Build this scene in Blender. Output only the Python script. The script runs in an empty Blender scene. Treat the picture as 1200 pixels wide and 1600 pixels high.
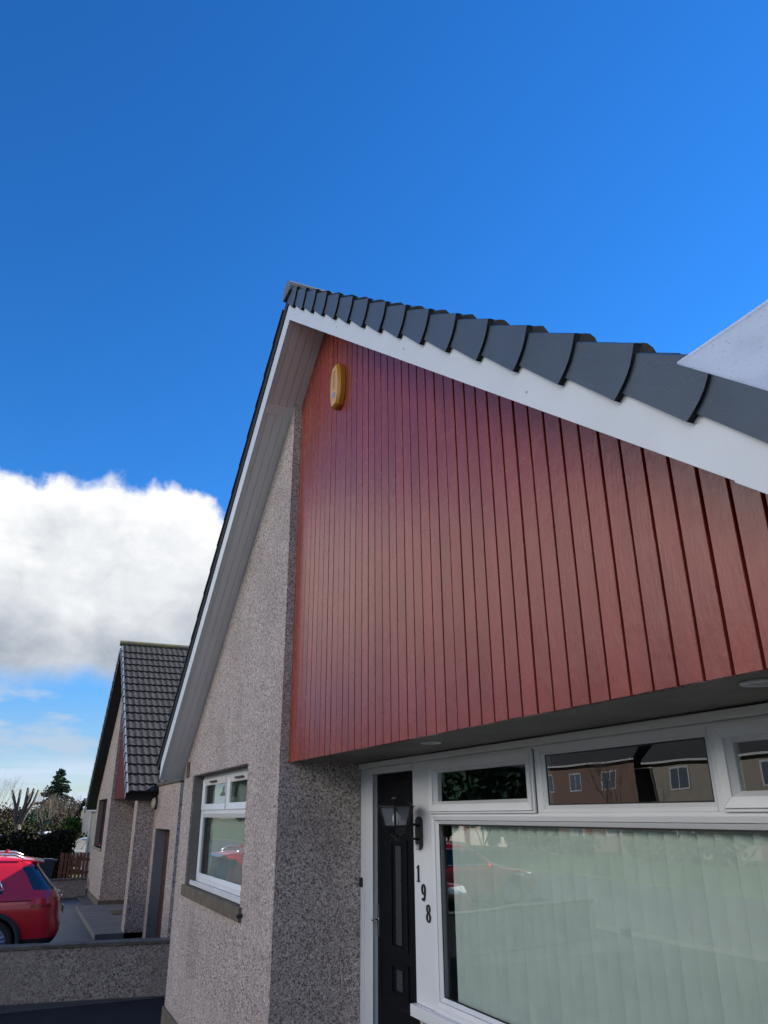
import bpy, bmesh, math, random
from mathutils import Vector, Matrix
R = math.radians
scene = bpy.context.scene
COL = scene.collection

# ------------------------------------------------------------------ camera
CH = 2.65                                   # camera height over the driveway
yaw, pit, rol = R(24.566), R(21.942), R(-0.423)
f_ = Vector((-math.cos(yaw)*math.cos(pit), math.sin(yaw)*math.cos(pit), math.sin(pit)))
r_ = f_.cross(Vector((0, 0, 1))).normalized(); u_ = r_.cross(f_)
r2 = r_*math.cos(rol) + u_*math.sin(rol); u2 = -r_*math.sin(rol) + u_*math.cos(rol)
cam_d = bpy.data.cameras.new("camera"); cam = bpy.data.objects.new("camera", cam_d); COL.objects.link(cam)
m = Matrix((r2, u2, -f_)).transposed().to_4x4(); m.translation = Vector((0, 0, CH)); cam.matrix_world = m
cam_d.sensor_fit = 'VERTICAL'; cam_d.sensor_height = 36; cam_d.lens = 36*1168.1/1600
cam_d.clip_start = .05; cam_d.clip_end = 3000
scene.camera = cam
scene.render.resolution_x = 768; scene.render.resolution_y = 1024

# ------------------------------------------------------------------ light
SUN_EL, SUN_AZ = R(31), R(-3)               # azimuth from +Y towards +X: behind the house
EXPOSURE = 2.15
sd = bpy.data.lights.new("sun", 'SUN'); sun = bpy.data.objects.new("sun", sd); COL.objects.link(sun)
sd.energy = 3.0; sd.angle = R(.6); sd.color = (1, .95, .87)
sdir = Vector((math.sin(SUN_AZ)*math.cos(SUN_EL), math.cos(SUN_AZ)*math.cos(SUN_EL), math.sin(SUN_EL)))
sun.rotation_euler = sdir.to_track_quat('Z', 'Y').to_euler()
sun.location = (0, 40, 40)
scene.view_settings.view_transform = 'Standard'; scene.view_settings.look = 'None'
scene.view_settings.exposure = EXPOSURE; scene.view_settings.gamma = 1

# ------------------------------------------------------------------ node helpers
class NT:
    def __init__(s, tree): s.t = tree; s.n = tree.nodes; s.l = tree.links
    def new(s, kind, **kw):
        nd = s.n.new(kind)
        for k, v in kw.items(): setattr(nd, k, v)
        return nd
    def put(s, sock, v):
        if isinstance(v, bpy.types.NodeSocket): s.l.new(v, sock)
        elif v is not None: sock.default_value = v
    def math(s, op, a, b=None, c=None, clamp=False):
        nd = s.new('ShaderNodeMath', operation=op, use_clamp=clamp)
        s.put(nd.inputs[0], a); s.put(nd.inputs[1], b)
        if c is not None: s.put(nd.inputs[2], c)
        return nd.outputs[0]
    def mix(s, fac, a, b, mode='MIX'):
        nd = s.new('ShaderNodeMix', data_type='RGBA', blend_type=mode)
        s.put(nd.inputs[0], fac); s.put(nd.inputs[6], a); s.put(nd.inputs[7], b)
        return nd.outputs[2]
    def noise(s, vec, scale, detail=4, rough=.55, dist=0):
        nd = s.new('ShaderNodeTexNoise'); s.put(nd.inputs['Vector'], vec)
        nd.inputs['Scale'].default_value = scale; nd.inputs['Detail'].default_value = detail
        nd.inputs['Roughness'].default_value = rough; nd.inputs['Distortion'].default_value = dist
        return nd.outputs[0]
    def ss(s, v, a, b, lo=0., hi=1.):
        nd = s.new('ShaderNodeMapRange', interpolation_type='SMOOTHSTEP')
        s.put(nd.inputs[0], v); s.put(nd.inputs[1], a); s.put(nd.inputs[2], b); s.put(nd.inputs[3], lo); s.put(nd.inputs[4], hi)
        return nd.outputs[0]
    def scalev(s, vec, v):
        nd = s.new('ShaderNodeVectorMath', operation='MULTIPLY'); s.put(nd.inputs[0], vec); nd.inputs[1].default_value = v
        return nd.outputs[0]

# ------------------------------------------------------------------ sky
w = bpy.data.worlds.new("World"); scene.world = w; w.use_nodes = True
t = NT(w.node_tree); t.n.clear()
sky = t.new('ShaderNodeTexSky', sky_type='NISHITA'); sky.sun_disc = False
sky.sun_elevation = SUN_EL; sky.sun_rotation = SUN_AZ
sky.air_density = 1.0; sky.dust_density = .0; sky.ozone_density = 3
tc = t.new('ShaderNodeTexCoord'); D = tc.outputs['Generated']
sp = t.new('ShaderNodeSeparateXYZ'); t.put(sp.inputs[0], D)
el = t.math('MULTIPLY', t.math('ARCSINE', sp.outputs[2]), 57.3)
# deep saturated blue of a clear winter sky
hs = t.new('ShaderNodeHueSaturation'); t.put(hs.inputs['Color'], sky.outputs[0])
hs.inputs['Hue'].default_value = .5; hs.inputs['Saturation'].default_value = 1.25; hs.inputs['Value'].default_value = 1.0
low = t.ss(el, 3., 14., 1., 0.)
SKYC = t.mix(low, t.mix(1., hs.outputs[0], (.35, .69, .95, 1), 'MULTIPLY'), t.mix(1., hs.outputs[0], (.44, .50, .66, 1), 'MULTIPLY'))
n1 = t.noise(D, 3.2, 3, .5)
n2 = t.noise(D, 8.0, 9, .54, .2)
n3 = t.math('ADD', t.math('MULTIPLY', t.noise(t.scalev(D, (1, 1, 2.0)), 5.0, 7, .55, .2), .72), t.math('MULTIPLY', t.noise(D, 19.0, 6, .6, .4), .28))
backside = t.ss(sp.outputs[1], -.78, -.95)  # raises the unseen clouds behind the camera, added for white fill light
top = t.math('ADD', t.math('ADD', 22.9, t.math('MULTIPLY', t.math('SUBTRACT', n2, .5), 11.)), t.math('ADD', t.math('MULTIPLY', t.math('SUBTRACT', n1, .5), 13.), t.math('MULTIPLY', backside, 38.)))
dtop = t.math('SUBTRACT', top, el)
bot = t.math('ADD', 8.9, t.math('MULTIPLY', t.math('SUBTRACT', n2, .5), 3.0))
dbot = t.math('SUBTRACT', el, bot)
cm = t.math('MULTIPLY', t.ss(dtop, -.4, .9), t.ss(dbot, -1.2, 1.0))
# shade: bright ragged tops, grey flat base
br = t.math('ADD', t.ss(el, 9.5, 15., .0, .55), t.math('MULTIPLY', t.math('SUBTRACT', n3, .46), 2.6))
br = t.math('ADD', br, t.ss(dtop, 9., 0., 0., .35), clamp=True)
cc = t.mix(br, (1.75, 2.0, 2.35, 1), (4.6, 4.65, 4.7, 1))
lit = t.new('ShaderNodeVectorMath', operation='SCALE'); t.put(lit.inputs[0], cc); t.put(lit.inputs['Scale'], t.ss(sp.outputs[1], -.45, -.9, 1., 4.5)); cc = t.mix(t.ss(sp.outputs[1], -.3, -.7), lit.outputs[0], t.mix(1., lit.outputs[0], (1.07, 1., .92, 1), 'MULTIPLY'))   # unseen bank behind the camera brightened and warmed as added fill light
# small thin clouds and streaks below the bank
wn = t.noise(t.scalev(D, (1, 1, 3.0)), 9.0, 7, .55, .2)
wm = t.math('MULTIPLY', t.ss(wn, .47, .62), t.math('MULTIPLY', t.ss(el, 2.4, 4.2), t.ss(el, 9.5, 7.)))
wm = t.math('MULTIPLY', wm, .75)
sn = t.noise(t.scalev(D, (1, 1, 14.)), 4.0, 5, .5)
sm = t.math('MULTIPLY', t.ss(sn, .35, .6), t.ss(el, 4.2, 2.6))
sm = t.math('MULTIPLY', sm, .85)
c1 = t.mix(wm, SKYC, (2.4, 2.85, 3.5, 1))
c2 = t.mix(sm, c1, (2.9, 3.5, 4.3, 1))
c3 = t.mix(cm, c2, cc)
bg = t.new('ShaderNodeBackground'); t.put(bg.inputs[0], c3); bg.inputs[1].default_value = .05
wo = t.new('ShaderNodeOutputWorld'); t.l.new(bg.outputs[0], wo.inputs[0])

# ------------------------------------------------------------------ materials
def mat(name, c, rough=.6, c2=None, ns=4, amt=.5, bump=0, bscale=60, metal=0, coat=0, spec=.5, detail=5, stretch=(1, 1, 1), emis=None):
    mt = bpy.data.materials.new(name); mt.use_nodes = True
    t = NT(mt.node_tree); b = t.n['Principled BSDF']
    b.inputs['Roughness'].default_value = rough; b.inputs['Metallic'].default_value = metal
    b.inputs['Coat Weight'].default_value = coat; b.inputs['Coat Roughness'].default_value = .08
    b.inputs['Specular IOR Level'].default_value = spec
    tc = t.new('ShaderNodeTexCoord'); O = t.scalev(tc.outputs['Object'], stretch)
    c = (*c, 1)
    if c2:
        n = t.noise(O, ns, detail); f = t.ss(n, .5-.5*amt, .5+.5*amt)
        t.put(b.inputs['Base Color'], t.mix(f, c, (*c2, 1)))
        t.put(b.inputs['Roughness'], t.math('ADD', rough-.05, t.math('MULTIPLY', f, .1)))
    else: b.inputs['Base Color'].default_value = c
    if bump:
        bn = t.new('ShaderNodeBump'); bn.inputs['Strength'].default_value = bump; bn.inputs['Distance'].default_value = .01
        t.put(bn.inputs['Height'], t.noise(O, bscale, 4)); t.put(b.inputs['Normal'], bn.outputs[0])
    if emis:
        b.inputs['Emission Color'].default_value = (*emis[0], 1); b.inputs['Emission Strength'].default_value = emis[1]
    return mt

def roughcast(name, tint=(1, 1, 1), scale=88, dark=1.0, grime=.42):
    mt = bpy.data.materials.new(name); mt.use_nodes = True
    t = NT(mt.node_tree); b = t.n['Principled BSDF']; b.inputs['Roughness'].default_value = .85
    tc = t.new('ShaderNodeTexCoord'); O = tc.outputs['Object']
    v = t.new('ShaderNodeTexVoronoi', feature='F1'); t.put(v.inputs['Vector'], O); v.inputs['Scale'].default_value = scale
    v2 = t.new('ShaderNodeTexVoronoi', feature='F1'); t.put(v2.inputs['Vector'], O); v2.inputs['Scale'].default_value = scale*.55
    s1 = t.new('ShaderNodeSeparateColor'); t.put(s1.inputs[0], v.outputs['Color'])
    s2 = t.new('ShaderNodeSeparateColor'); t.put(s2.inputs[0], v2.outputs['Color'])
    k = t.math('ADD', t.math('MULTIPLY', s1.outputs[0], .65), t.math('MULTIPLY', s2.outputs[0], .35))
    cr = t.new('ShaderNodeValToRGB'); t.put(cr.inputs[0], k)
    els = cr.color_ramp.elements
    pts = [(.0, (.06, .05, .05)), (.20, (.16, .135, .135)), (.36, (.36, .31, .305)), (.52, (.50, .445, .44)), (.72, (.63, .58, .575)), (.95, (.82, .79, .78))]
    while len(els) < len(pts): els.new(.5)
    for e, (p, c) in zip(els, pts): e.position = p; e.color = (c[0]*tint[0]*dark, c[1]*tint[1]*dark, c[2]*tint[2]*dark, 1)
    big = t.noise(O, 1.3, 5, .6)
    col = t.mix(t.ss(big, .35, .75, 0., grime), cr.outputs[0], (.24*tint[0], .21*tint[1], .20*tint[2], 1))
    t.put(b.inputs['Base Color'], col)
    bn = t.new('ShaderNodeBump'); bn.inputs['Strength'].default_value = .9; bn.inputs['Distance'].default_value = .008
    t.put(bn.inputs['Height'], t.math('SUBTRACT', 1., v.outputs['Distance'])); t.put(b.inputs['Normal'], bn.outputs[0])
    return mt

def glass(name, ior=1.75, tint=(.9, .95, .93)):
    mt = bpy.data.materials.new(name); mt.use_nodes = True
    t = NT(mt.node_tree); t.n.clear()
    fr = t.new('ShaderNodeFresnel'); fr.inputs[0].default_value = ior
    tr = t.new('ShaderNodeBsdfTransparent'); tr.inputs[0].default_value = (*tint, 1)
    gl = t.new('ShaderNodeBsdfGlossy'); gl.inputs['Roughness'].default_value = .0; gl.inputs[0].default_value = (.95, .97, 1, 1)
    tc = t.new('ShaderNodeTexCoord'); bn = t.new('ShaderNodeBump'); bn.inputs['Strength'].default_value = .6; bn.inputs['Distance'].default_value = .004
    t.put(bn.inputs['Height'], t.noise(tc.outputs['Object'], 1.5, 1)); t.put(gl.inputs['Normal'], bn.outputs[0])
    mx = t.new('ShaderNodeMixShader'); gg = t.new('ShaderNodeNewGeometry'); t.put(mx.inputs[0], t.math('MULTIPLY', fr.outputs[0], t.math('SUBTRACT', 1., gg.outputs['Backfacing']))); t.l.new(tr.outputs[0], mx.inputs[1]); t.l.new(gl.outputs[0], mx.inputs[2])
    o = t.new('ShaderNodeOutputMaterial'); t.l.new(mx.outputs[0], o.inputs[0])
    return mt

def leafmat(name, a, b_):
    mt = bpy.data.materials.new(name); mt.use_nodes = True
    t = NT(mt.node_tree); b = t.n['Principled BSDF']; b.inputs['Roughness'].default_value = .8; b.inputs['Specular IOR Level'].default_value = .08
    g = t.new('ShaderNodeNewGeometry'); tc = t.new('ShaderNodeTexCoord')
    n = t.noise(tc.outputs['Object'], 1.2, 3)
    k = t.math('ADD', t.math('MULTIPLY', g.outputs['Random Per Island'], .6), t.math('MULTIPLY', t.ss(n, .35, .65), .4))
    t.put(b.inputs['Base Color'], t.mix(k, (*a, 1), (*b_, 1)))
    return mt

def redpaint(name, c, c2, rough=.3):
    mt = bpy.data.materials.new(name); mt.use_nodes = True
    t = NT(mt.node_tree); b = t.n['Principled BSDF']
    tc = t.new('ShaderNodeTexCoord'); O = tc.outputs['Object']
    g = t.new('ShaderNodeNewGeometry')
    n = t.noise(t.scalev(O, (1, 1, .25)), 5, 6); k = t.math('ADD', t.math('MULTIPLY', t.ss(n, .3, .7), .6), t.math('MULTIPLY', g.outputs['Random Per Island'], .4))
    st = t.ss(t.noise(t.scalev(O, (1, 1, .07)), 26, 4, .6), .60, .74, 0., .2)
    spk = t.ss(t.noise(O, 42, 2), .72, .78, 0., .35)
    col = t.mix(st, t.mix(k, (*c, 1), (*c2, 1)), (c[0]*.55, c[1]*.6, c[2]*.6, 1))
    t.put(b.inputs['Base Color'], t.mix(spk, col, (c2[0]*1.2, c2[1]*2.2, c2[2]*2.2, 1)))
    t.put(b.inputs['Roughness'], t.math('ADD', rough-.06, t.math('MULTIPLY', t.noise(O, 9, 5), .14)))
    b.inputs['Specular IOR Level'].default_value = .42
    bn = t.new('ShaderNodeBump'); bn.inputs['Strength'].default_value = .35; bn.inputs['Distance'].default_value = .006
    h = t.math('ADD', t.noise(t.scalev(O, (1, 1, .18)), 55, 5, .6), t.math('MULTIPLY', t.noise(O, 6, 3), 1.2))
    t.put(bn.inputs['Height'], h); t.put(b.inputs['Normal'], bn.outputs[0])
    return mt

M = dict(
    cast=roughcast('roughcast', (1.02, .975, .925), 104),
    cast_far=roughcast('roughcast_brown', (1.0, .93, .84), 60, .85, .3),
    cast_wall=roughcast('roughcast_wet', (.97, .93, .86), 55, .55, .7),
    red=redpaint('red_painted_boards', (.215, .034, .026), (.30, .052, .038), .25),
    redback=mat('board_gap', (.010, .003, .003), .9, spec=.1),
    maroon=mat('maroon_boards', (.10, .022, .022), .8, (.14, .034, .034), 5, spec=.15),
    pvc=mat('white_pvc', (.74, .76, .78), .32, (.66, .68, .70), 2.5, .8, .05, 20),
    barge=mat('white_barge', (.68, .72, .76), .4, (.60, .64, .68), 3, .9, .12, 25),
    soffit=mat('soffit_pvc', (.80, .81, .84), .45, (.74, .75, .78), 2, .8),
    ceil=mat('recess_ply', (.27, .255, .225), .75, (.19, .18, .16), 3, .8, .2, 40),
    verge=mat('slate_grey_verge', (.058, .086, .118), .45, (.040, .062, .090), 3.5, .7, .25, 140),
    dark=mat('dark_gap', (.008, .008, .012), .8),
    tile=mat('roof_tile', (.050, .050, .055), .75, (.095, .095, .10), 7, .6, .5, 90),
    tile_far=mat('roof_tile_weathered', (.017, .018, .021), .95, (.040, .041, .045), 9, .55, .5, 80, spec=.15),
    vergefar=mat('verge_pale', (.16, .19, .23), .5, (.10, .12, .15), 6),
    moss=mat('mossy_ridge', (.11, .10, .04), .9, (.07, .07, .06), 3, .5, .6, 60),
    ridge=mat('ridge_grey', (.13, .14, .155), .55, (.09, .10, .11), 5),
    bargedark=mat('black_barge', (.012, .012, .018), .5),
    stone=mat('sill_stone', (.16, .135, .10), .85, (.085, .072, .055), 6, .7, .5, 60),
    reveal=mat('reveal_render', (.17, .16, .14), .85, (.13, .12, .105), 5, .7, .3, 70),
    concrete=mat('concrete', (.26, .25, .22), .85, (.17, .165, .15), 2.5, .8, .4, 50),
    coping=mat('coping', (.15, .135, .115), .9, (.045, .045, .035), 3.5, .6, .7, 45),
    blackdoor=mat('black_door', (.004, .005, .008), .42, None, 4, .5, .04, 30, spec=.12),
    black=mat('black_metal', (.010, .010, .012), .35, None, 4, .5, .08, 120),
    chrome=mat('chrome', (.6, .6, .62), .18, metal=1),
    blind=mat('blind_fabric', (.60, .65, .61), .85, (.50, .55, .52), 6, .8, .1, 200),
    room=mat('room', (.22, .21, .18), .9),
    glass=glass('glass', 2.02, (.95, .98, .96)), glass_lamp=glass('lamp_glass', 1.5, (.8, .82, .85)),
    glassd=mat('leaded_glass', (.045, .05, .06), .3, (.02, .024, .03), 30, .6, .3, 60, spec=.5),
    bulb=mat('bulb', (.75, .78, .78), .2),
    yellow=mat('alarm_yellow', (.52, .25, .02), .4, (.46, .21, .02), 6),
    yellowface=mat('alarm_face', (.60, .36, .10), .35),
    bluelogo=mat('logo_blue', (.12, .28, .60), .4),
    ink=mat('print_brown', (.20, .10, .03), .5),
    asphalt=mat('asphalt_wet', (.028, .030, .034), .45, (.05, .053, .058), 3, .8, .5, 130),
    tarmac=mat('tarmac_black', (.012, .012, .014), .9, (.022, .022, .025), 4, .8, .6, 130, spec=.2),
    road=mat('road', (.075, .075, .078), .7, (.055, .055, .058), 2, .8, .4, 90),
    pave=mat('pavement', (.085, .085, .083), .8, (.065, .065, .063), 2, .8, .3, 60),
    dirt=mat('ground_soil', (.05, .06, .025), .9, (.08, .085, .04), .3, .8, .5, 6),
    grass=mat('grass', (.035, .060, .018), .9, (.055, .085, .030), 1.1, .8, .8, 22),
    wood=mat('fence_wood', (.17, .06, .035), .8, (.11, .04, .025), 5),
    bark=mat('bark', (.10, .085, .07), .9, (.055, .045, .04), 6, .7, .6, 20),
    barkpale=mat('bark_pale', (.17, .145, .115), .9, (.10, .085, .07), 5, .7, .4, 20),
    twig=mat('twigs', (.085, .06, .05), .9, (.06, .045, .04), 6),
    conifer=leafmat('conifer_leaf', (.014, .034, .024), (.035, .062, .038)),
    leaf=leafmat('evergreen_leaf', (.03, .07, .02), (.09, .15, .04)),
    hedge=leafmat('hedge_leaf', (.010, .016, .009), (.032, .028, .018)),
    brown=leafmat('brown_twig_leaf', (.035, .028, .022), (.075, .055, .042)),
    olive=leafmat('olive_leaf', (.028, .034, .015), (.06, .06, .03)),
    carred=mat('car_red', (.50, .008, .020), .3, None, coat=1.0, metal=.1),
    carblue=mat('car_dark_blue', (.02, .03, .06), .3, coat=1),
    carsilver=mat('car_silver', (.45, .47, .5), .3, metal=.5, coat=1),
    carwhite=mat('car_white', (.7, .72, .75), .3, coat=1),
    carglass=mat('car_glass', (.010, .016, .026), .05, coat=0, spec=1),
    plastic=mat('black_plastic', (.018, .019, .022), .6, None, 4, .5, .2, 100),
    rubber=mat('tyre', (.015, .015, .015), .8),
    rim=mat('alloy', (.35, .36, .38), .3, metal=.9),
    tail=mat('tail_red', (.55, .01, .015), .12, coat=1), taildark=mat('tail_dark', (.26, .006, .010), .12, coat=1),
    head=mat('head_lamp', (.7, .74, .78), .1, metal=.6), silver=mat('silver_trim', (.6, .62, .66), .25, metal=.8),
    roofsilver=mat('rail', (.55, .58, .62), .3, metal=.7),
    bin=mat('bin_navy', (.018, .026, .05), .45, None, 4, .5, .1, 80),
    cream=mat('cream_render', (.42, .40, .36), .8, (.34, .33, .30), 2), buff=mat('buff_render', (.17, .155, .13), .85, (.12, .11, .095), 3, .8), brick=mat('brick_red', (.11, .065, .052), .85, (.08, .05, .042), 9),
    frame_far=mat('far_frame', (.26, .27, .28), .6), galv=mat('galvanised', (.35, .37, .38), .5), lampcream=mat('bulkhead_cream', (.62, .58, .38), .5),
    canopy_old=mat('canopy_white', (.70, .73, .78), .45, (.52, .55, .60), 5, .9, .3, 35),
    garage=mat('garage_door', (.065, .02, .022), .5, (.05, .018, .02), 5), mat_=mat('door_mat', (.13, .10, .05), .95, (.08, .06, .035), 20),
    slabs=mat('paving_slab', (.20, .195, .18), .8, (.12, .12, .11), 3, .8, .3, 40),
    windowfar=mat('far_window', (.05, .07, .09), .08, spec=1),
)

def sheetmat(name, c, c2):
    mt = bpy.data.materials.new(name); mt.use_nodes = True
    t = NT(mt.node_tree); t.n.clear()
    tc = t.new('ShaderNodeTexCoord'); O = tc.outputs['Object']
    f = t.ss(t.noise(O, 14, 6, .65), .40, .66); g = t.ss(t.noise(O, 160, 2), .62, .70, 0., .5)
    col = t.mix(g, t.mix(f, (*c, 1), (*c2, 1)), (.3, .31, .33, 1))
    d = t.new('ShaderNodeBsdfDiffuse'); t.put(d.inputs[0], col); tr = t.new('ShaderNodeBsdfTranslucent'); t.put(tr.inputs[0], col)
    mx = t.new('ShaderNodeMixShader'); mx.inputs[0].default_value = .62; t.l.new(d.outputs[0], mx.inputs[1]); t.l.new(tr.outputs[0], mx.inputs[2])
    gl = t.new('ShaderNodeBsdfGlossy'); gl.inputs['Roughness'].default_value = .4
    m2 = t.new('ShaderNodeMixShader'); m2.inputs[0].default_value = .05; t.l.new(mx.outputs[0], m2.inputs[1]); t.l.new(gl.outputs[0], m2.inputs[2])
    o = t.new('ShaderNodeOutputMaterial'); t.l.new(m2.outputs[0], o.inputs[0]); return mt
M['canopy'] = sheetmat('canopy_sheet', (.60, .66, .76), (.56, .62, .72))

def hazy(name, c, k):
    mt = bpy.data.materials.new(name); mt.use_nodes = True
    t = NT(mt.node_tree); t.n.clear()
    tr = t.new('ShaderNodeBsdfTransparent'); d = t.new('ShaderNodeBsdfPrincipled'); d.inputs['Base Color'].default_value = (*c, 1); d.inputs['Roughness'].default_value = .25; d.inputs['Specular IOR Level'].default_value = 1
    mx = t.new('ShaderNodeMixShader'); mx.inputs[0].default_value = k; t.l.new(tr.outputs[0], mx.inputs[1]); t.l.new(d.outputs[0], mx.inputs[2])
    o = t.new('ShaderNodeOutputMaterial'); t.l.new(mx.outputs[0], o.inputs[0]); return mt
M['glass_lamp'] = hazy('bevelled_lamp_glass', (.36, .39, .44), .30)

# ------------------------------------------------------------------ mesh helpers
def rootloc(p):
    v = Vector((0, 0, 0))
    while p is not None: v = v + Vector(p.location); p = p.parent
    return v

class MB:
    def __init__(s): s.v = []; s.f = []; s.mi = []
    def add(s, vs, fs, mi=0):
        o = len(s.v); s.v += [tuple(v) for v in vs]
        for f in fs: s.f.append([o+i for i in f]); s.mi.append(mi)
        return s
    def box(s, x0, x1, y0, y1, z0, z1, mi=0):
        v = [(x, y, z) for x in (x0, x1) for y in (y0, y1) for z in (z0, z1)]
        return s.add(v, [(0, 1, 3, 2), (4, 6, 7, 5), (0, 4, 5, 1), (2, 3, 7, 6), (0, 2, 6, 4), (1, 5, 7, 3)], mi)
    def prism(s, pts, y0, y1, mi=0):               # polygon in XZ extruded along Y
        n = len(pts); v = [(x, y0, z) for x, z in pts] + [(x, y1, z) for x, z in pts]
        fs = [tuple(range(n)), tuple(range(2*n-1, n-1, -1))] + [(i, i+n, (i+1) % n+n, (i+1) % n) for i in range(n)]
        return s.add(v, fs, mi)
    def prismz(s, pts, z0, z1, mi=0):
        n = len(pts); v = [(x, y, z0) for x, y in pts] + [(x, y, z1) for x, y in pts]
        fs = [tuple(range(n)), tuple(range(2*n-1, n-1, -1))] + [(i, i+n, (i+1) % n+n, (i+1) % n) for i in range(n)]
        return s.add(v, fs, mi)
    def prismx(s, pts, x0, x1, mi=0):              # polygon in YZ
        n = len(pts); v = [(x0, y, z) for y, z in pts] + [(x1, y, z) for y, z in pts]
        fs = [tuple(range(n)), tuple(range(2*n-1, n-1, -1))] + [(i, i+n, (i+1) % n+n, (i+1) % n) for i in range(n)]
        return s.add(v, fs, mi)
    def tube(s, pts, rad, n=8, mi=0, cap=True):
        pts = [Vector(p) for p in pts]; rings = []
        if not isinstance(rad, (list, tuple)): rad = [rad]*len(pts)
        o = len(s.v)
        for i, p in enumerate(pts):
            d = (pts[min(i+1, len(pts)-1)] - pts[max(i-1, 0)]).normalized()
            a = d.cross(Vector((0, 0, 1)) if abs(d.z) < .95 else Vector((1, 0, 0))).normalized(); b = d.cross(a)
            for k in range(n):
                th = 2*math.pi*k/n; s.v.append(tuple(p + (a*math.cos(th)+b*math.sin(th))*rad[i]))
        for i in range(len(pts)-1):
            for k in range(n):
                a = o+i*n+k; b = o+i*n+(k+1) % n; s.f.append([a, b, b+n, a+n]); s.mi.append(mi)
        if cap:
            s.f.append([o+k for k in range(n)]); s.f.append([o+(len(pts)-1)*n+n-1-k for k in range(n)]); s.mi += [mi, mi]
        return s
    def lathe(s, prof, c=(0, 0, 0), axis='z', n=20, mi=0):
        o = len(s.v)
        for r, h in prof:
            for k in range(n):
                th = 2*math.pi*k/n; a, b = r*math.cos(th), r*math.sin(th)
                p = {'z': (a, b, h), 'y': (a, h, b), 'x': (h, a, b)}[axis]
                s.v.append((c[0]+p[0], c[1]+p[1], c[2]+p[2]))
        for i in range(len(prof)-1):
            for k in range(n):
                a = o+i*n+k; b = o+i*n+(k+1) % n; s.f.append([a, b, b+n, a+n]); s.mi.append(mi)
        for i in (0, len(prof)-1):
            if prof[i][0] > 1e-4: s.f.append([o+i*n+k for k in range(n)]); s.mi.append(mi)
        return s
    def ring(s, x0, x1, z0, z1, w, y0, y1, mi=0):   # mitred frame in XZ, front y0
        a = [(x0, z0), (x1, z0), (x1, z1), (x0, z1)]; b = [(x0+w, z0+w), (x1-w, z0+w), (x1-w, z1-w), (x0+w, z1-w)]
        for i in range(4):
            j = (i+1) % 4; s.prism([a[i], a[j], b[j], b[i]], y0, y1, mi)
        return s
    def bevring(s, x0, x1, z0, z1, w, y0, y1, yb, mi=0):   # frame whose face slopes back from y0 (outer) to y1 (inner edge)
        a = [(x0, z0), (x1, z0), (x1, z1), (x0, z1)]; b = [(x0+w, z0+w), (x1-w, z0+w), (x1-w, z1-w), (x0+w, z1-w)]
        for i in range(4):
            j = (i+1) % 4
            v = [(a[i][0], y0, a[i][1]), (a[j][0], y0, a[j][1]), (b[j][0], y1, b[j][1]), (b[i][0], y1, b[i][1]),
                 (a[i][0], yb, a[i][1]), (a[j][0], yb, a[j][1]), (b[j][0], yb, b[j][1]), (b[i][0], yb, b[i][1])]
            s.add(v, [(0, 1, 2, 3), (7, 6, 5, 4), (0, 4, 5, 1), (3, 2, 6, 7), (1, 5, 6, 2), (0, 3, 7, 4)], mi)
        return s
    def build(s, name, mt, parent=None, smooth=False, world=True, bevel=0, kind=None, loc=None):
        off = rootloc(parent) if world else Vector((0, 0, 0))
        if loc is not None: off = Vector(loc)
        me = bpy.data.meshes.new(name)
        me.from_pydata([(v[0]-off.x, v[1]-off.y, v[2]-off.z) for v in s.v], [], s.f)
        mts = mt if isinstance(mt, (list, tuple)) else [mt]
        for q in mts: me.materials.append(q)
        for p, i in zip(me.polygons, s.mi): p.material_index = i
        bm = bmesh.new(); bm.from_mesh(me)
        bmesh.ops.recalc_face_normals(bm, faces=bm.faces)
        bm.to_mesh(me); bm.free()
        if smooth: me.polygons.foreach_set('use_smooth', [True]*len(me.polygons))
        o = bpy.data.objects.new(name, me); COL.objects.link(o)
        if parent is not None: o.parent = parent
        if loc is not None: o.location = loc
        if bevel:
            bv = o.modifiers.new('bevel', 'BEVEL'); bv.width = bevel; bv.segments = 2; bv.limit_method = 'ANGLE'; bv.angle_limit = R(40)
        if smooth == 'auto':
            try: me.set_sharp_from_angle(angle=R(40))
            except Exception: pass
        if kind: o['kind'] = kind
        return o

def thing(name, label, cat, loc=(0, 0, 0), rz=0, group=None, scale=1):
    o = bpy.data.objects.new(name, None); COL.objects.link(o); o.empty_display_size = .2
    o.location = loc; o.rotation_euler = (0, 0, rz); o.scale = (scale,)*3
    tag(o, label, cat, group); return o
def tag(o, label, cat, group=None):
    o['label'] = label; o['category'] = cat
    if group: o['group'] = group
    return o

# ------------------------------------------------------------------ setting
Z0 = CH
MB().add([(-600, -600, -.03), (600, -600, -.03), (600, 600, -.03), (-600, 600, -.03)], [(0, 1, 2, 3)]).build('ground', M['dirt'], kind='structure')
MB().box(-13.9, 14, -7.0, 3.0, -.02, 0).build('driveway', M['tarmac'], kind='structure')
MB().box(-30.8, -13.9, -7.0, 2.6, -.02, .002).build('driveway', M['asphalt'], kind='structure')
MB().box(-200, 200, -9.2, -7.0, -.02, .10).build('pavement', M['pave'], kind='structure')
MB().box(-200, 200, -16.5, -9.2, -.02, .004).build('road', M['road'], kind='structure')
MB().box(-200, 200, -38, -16.5, -.02, .11).build('lawn', M['grass'], kind='structure')
MB().box(-80, -31.3, -7.0, 12, -.02, .02).build('lawn', M['grass'], kind='structure')
MB().box(-120, -45, -4.5, 1.2, -.02, .03).build('road', M['road'], kind='structure')

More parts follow.
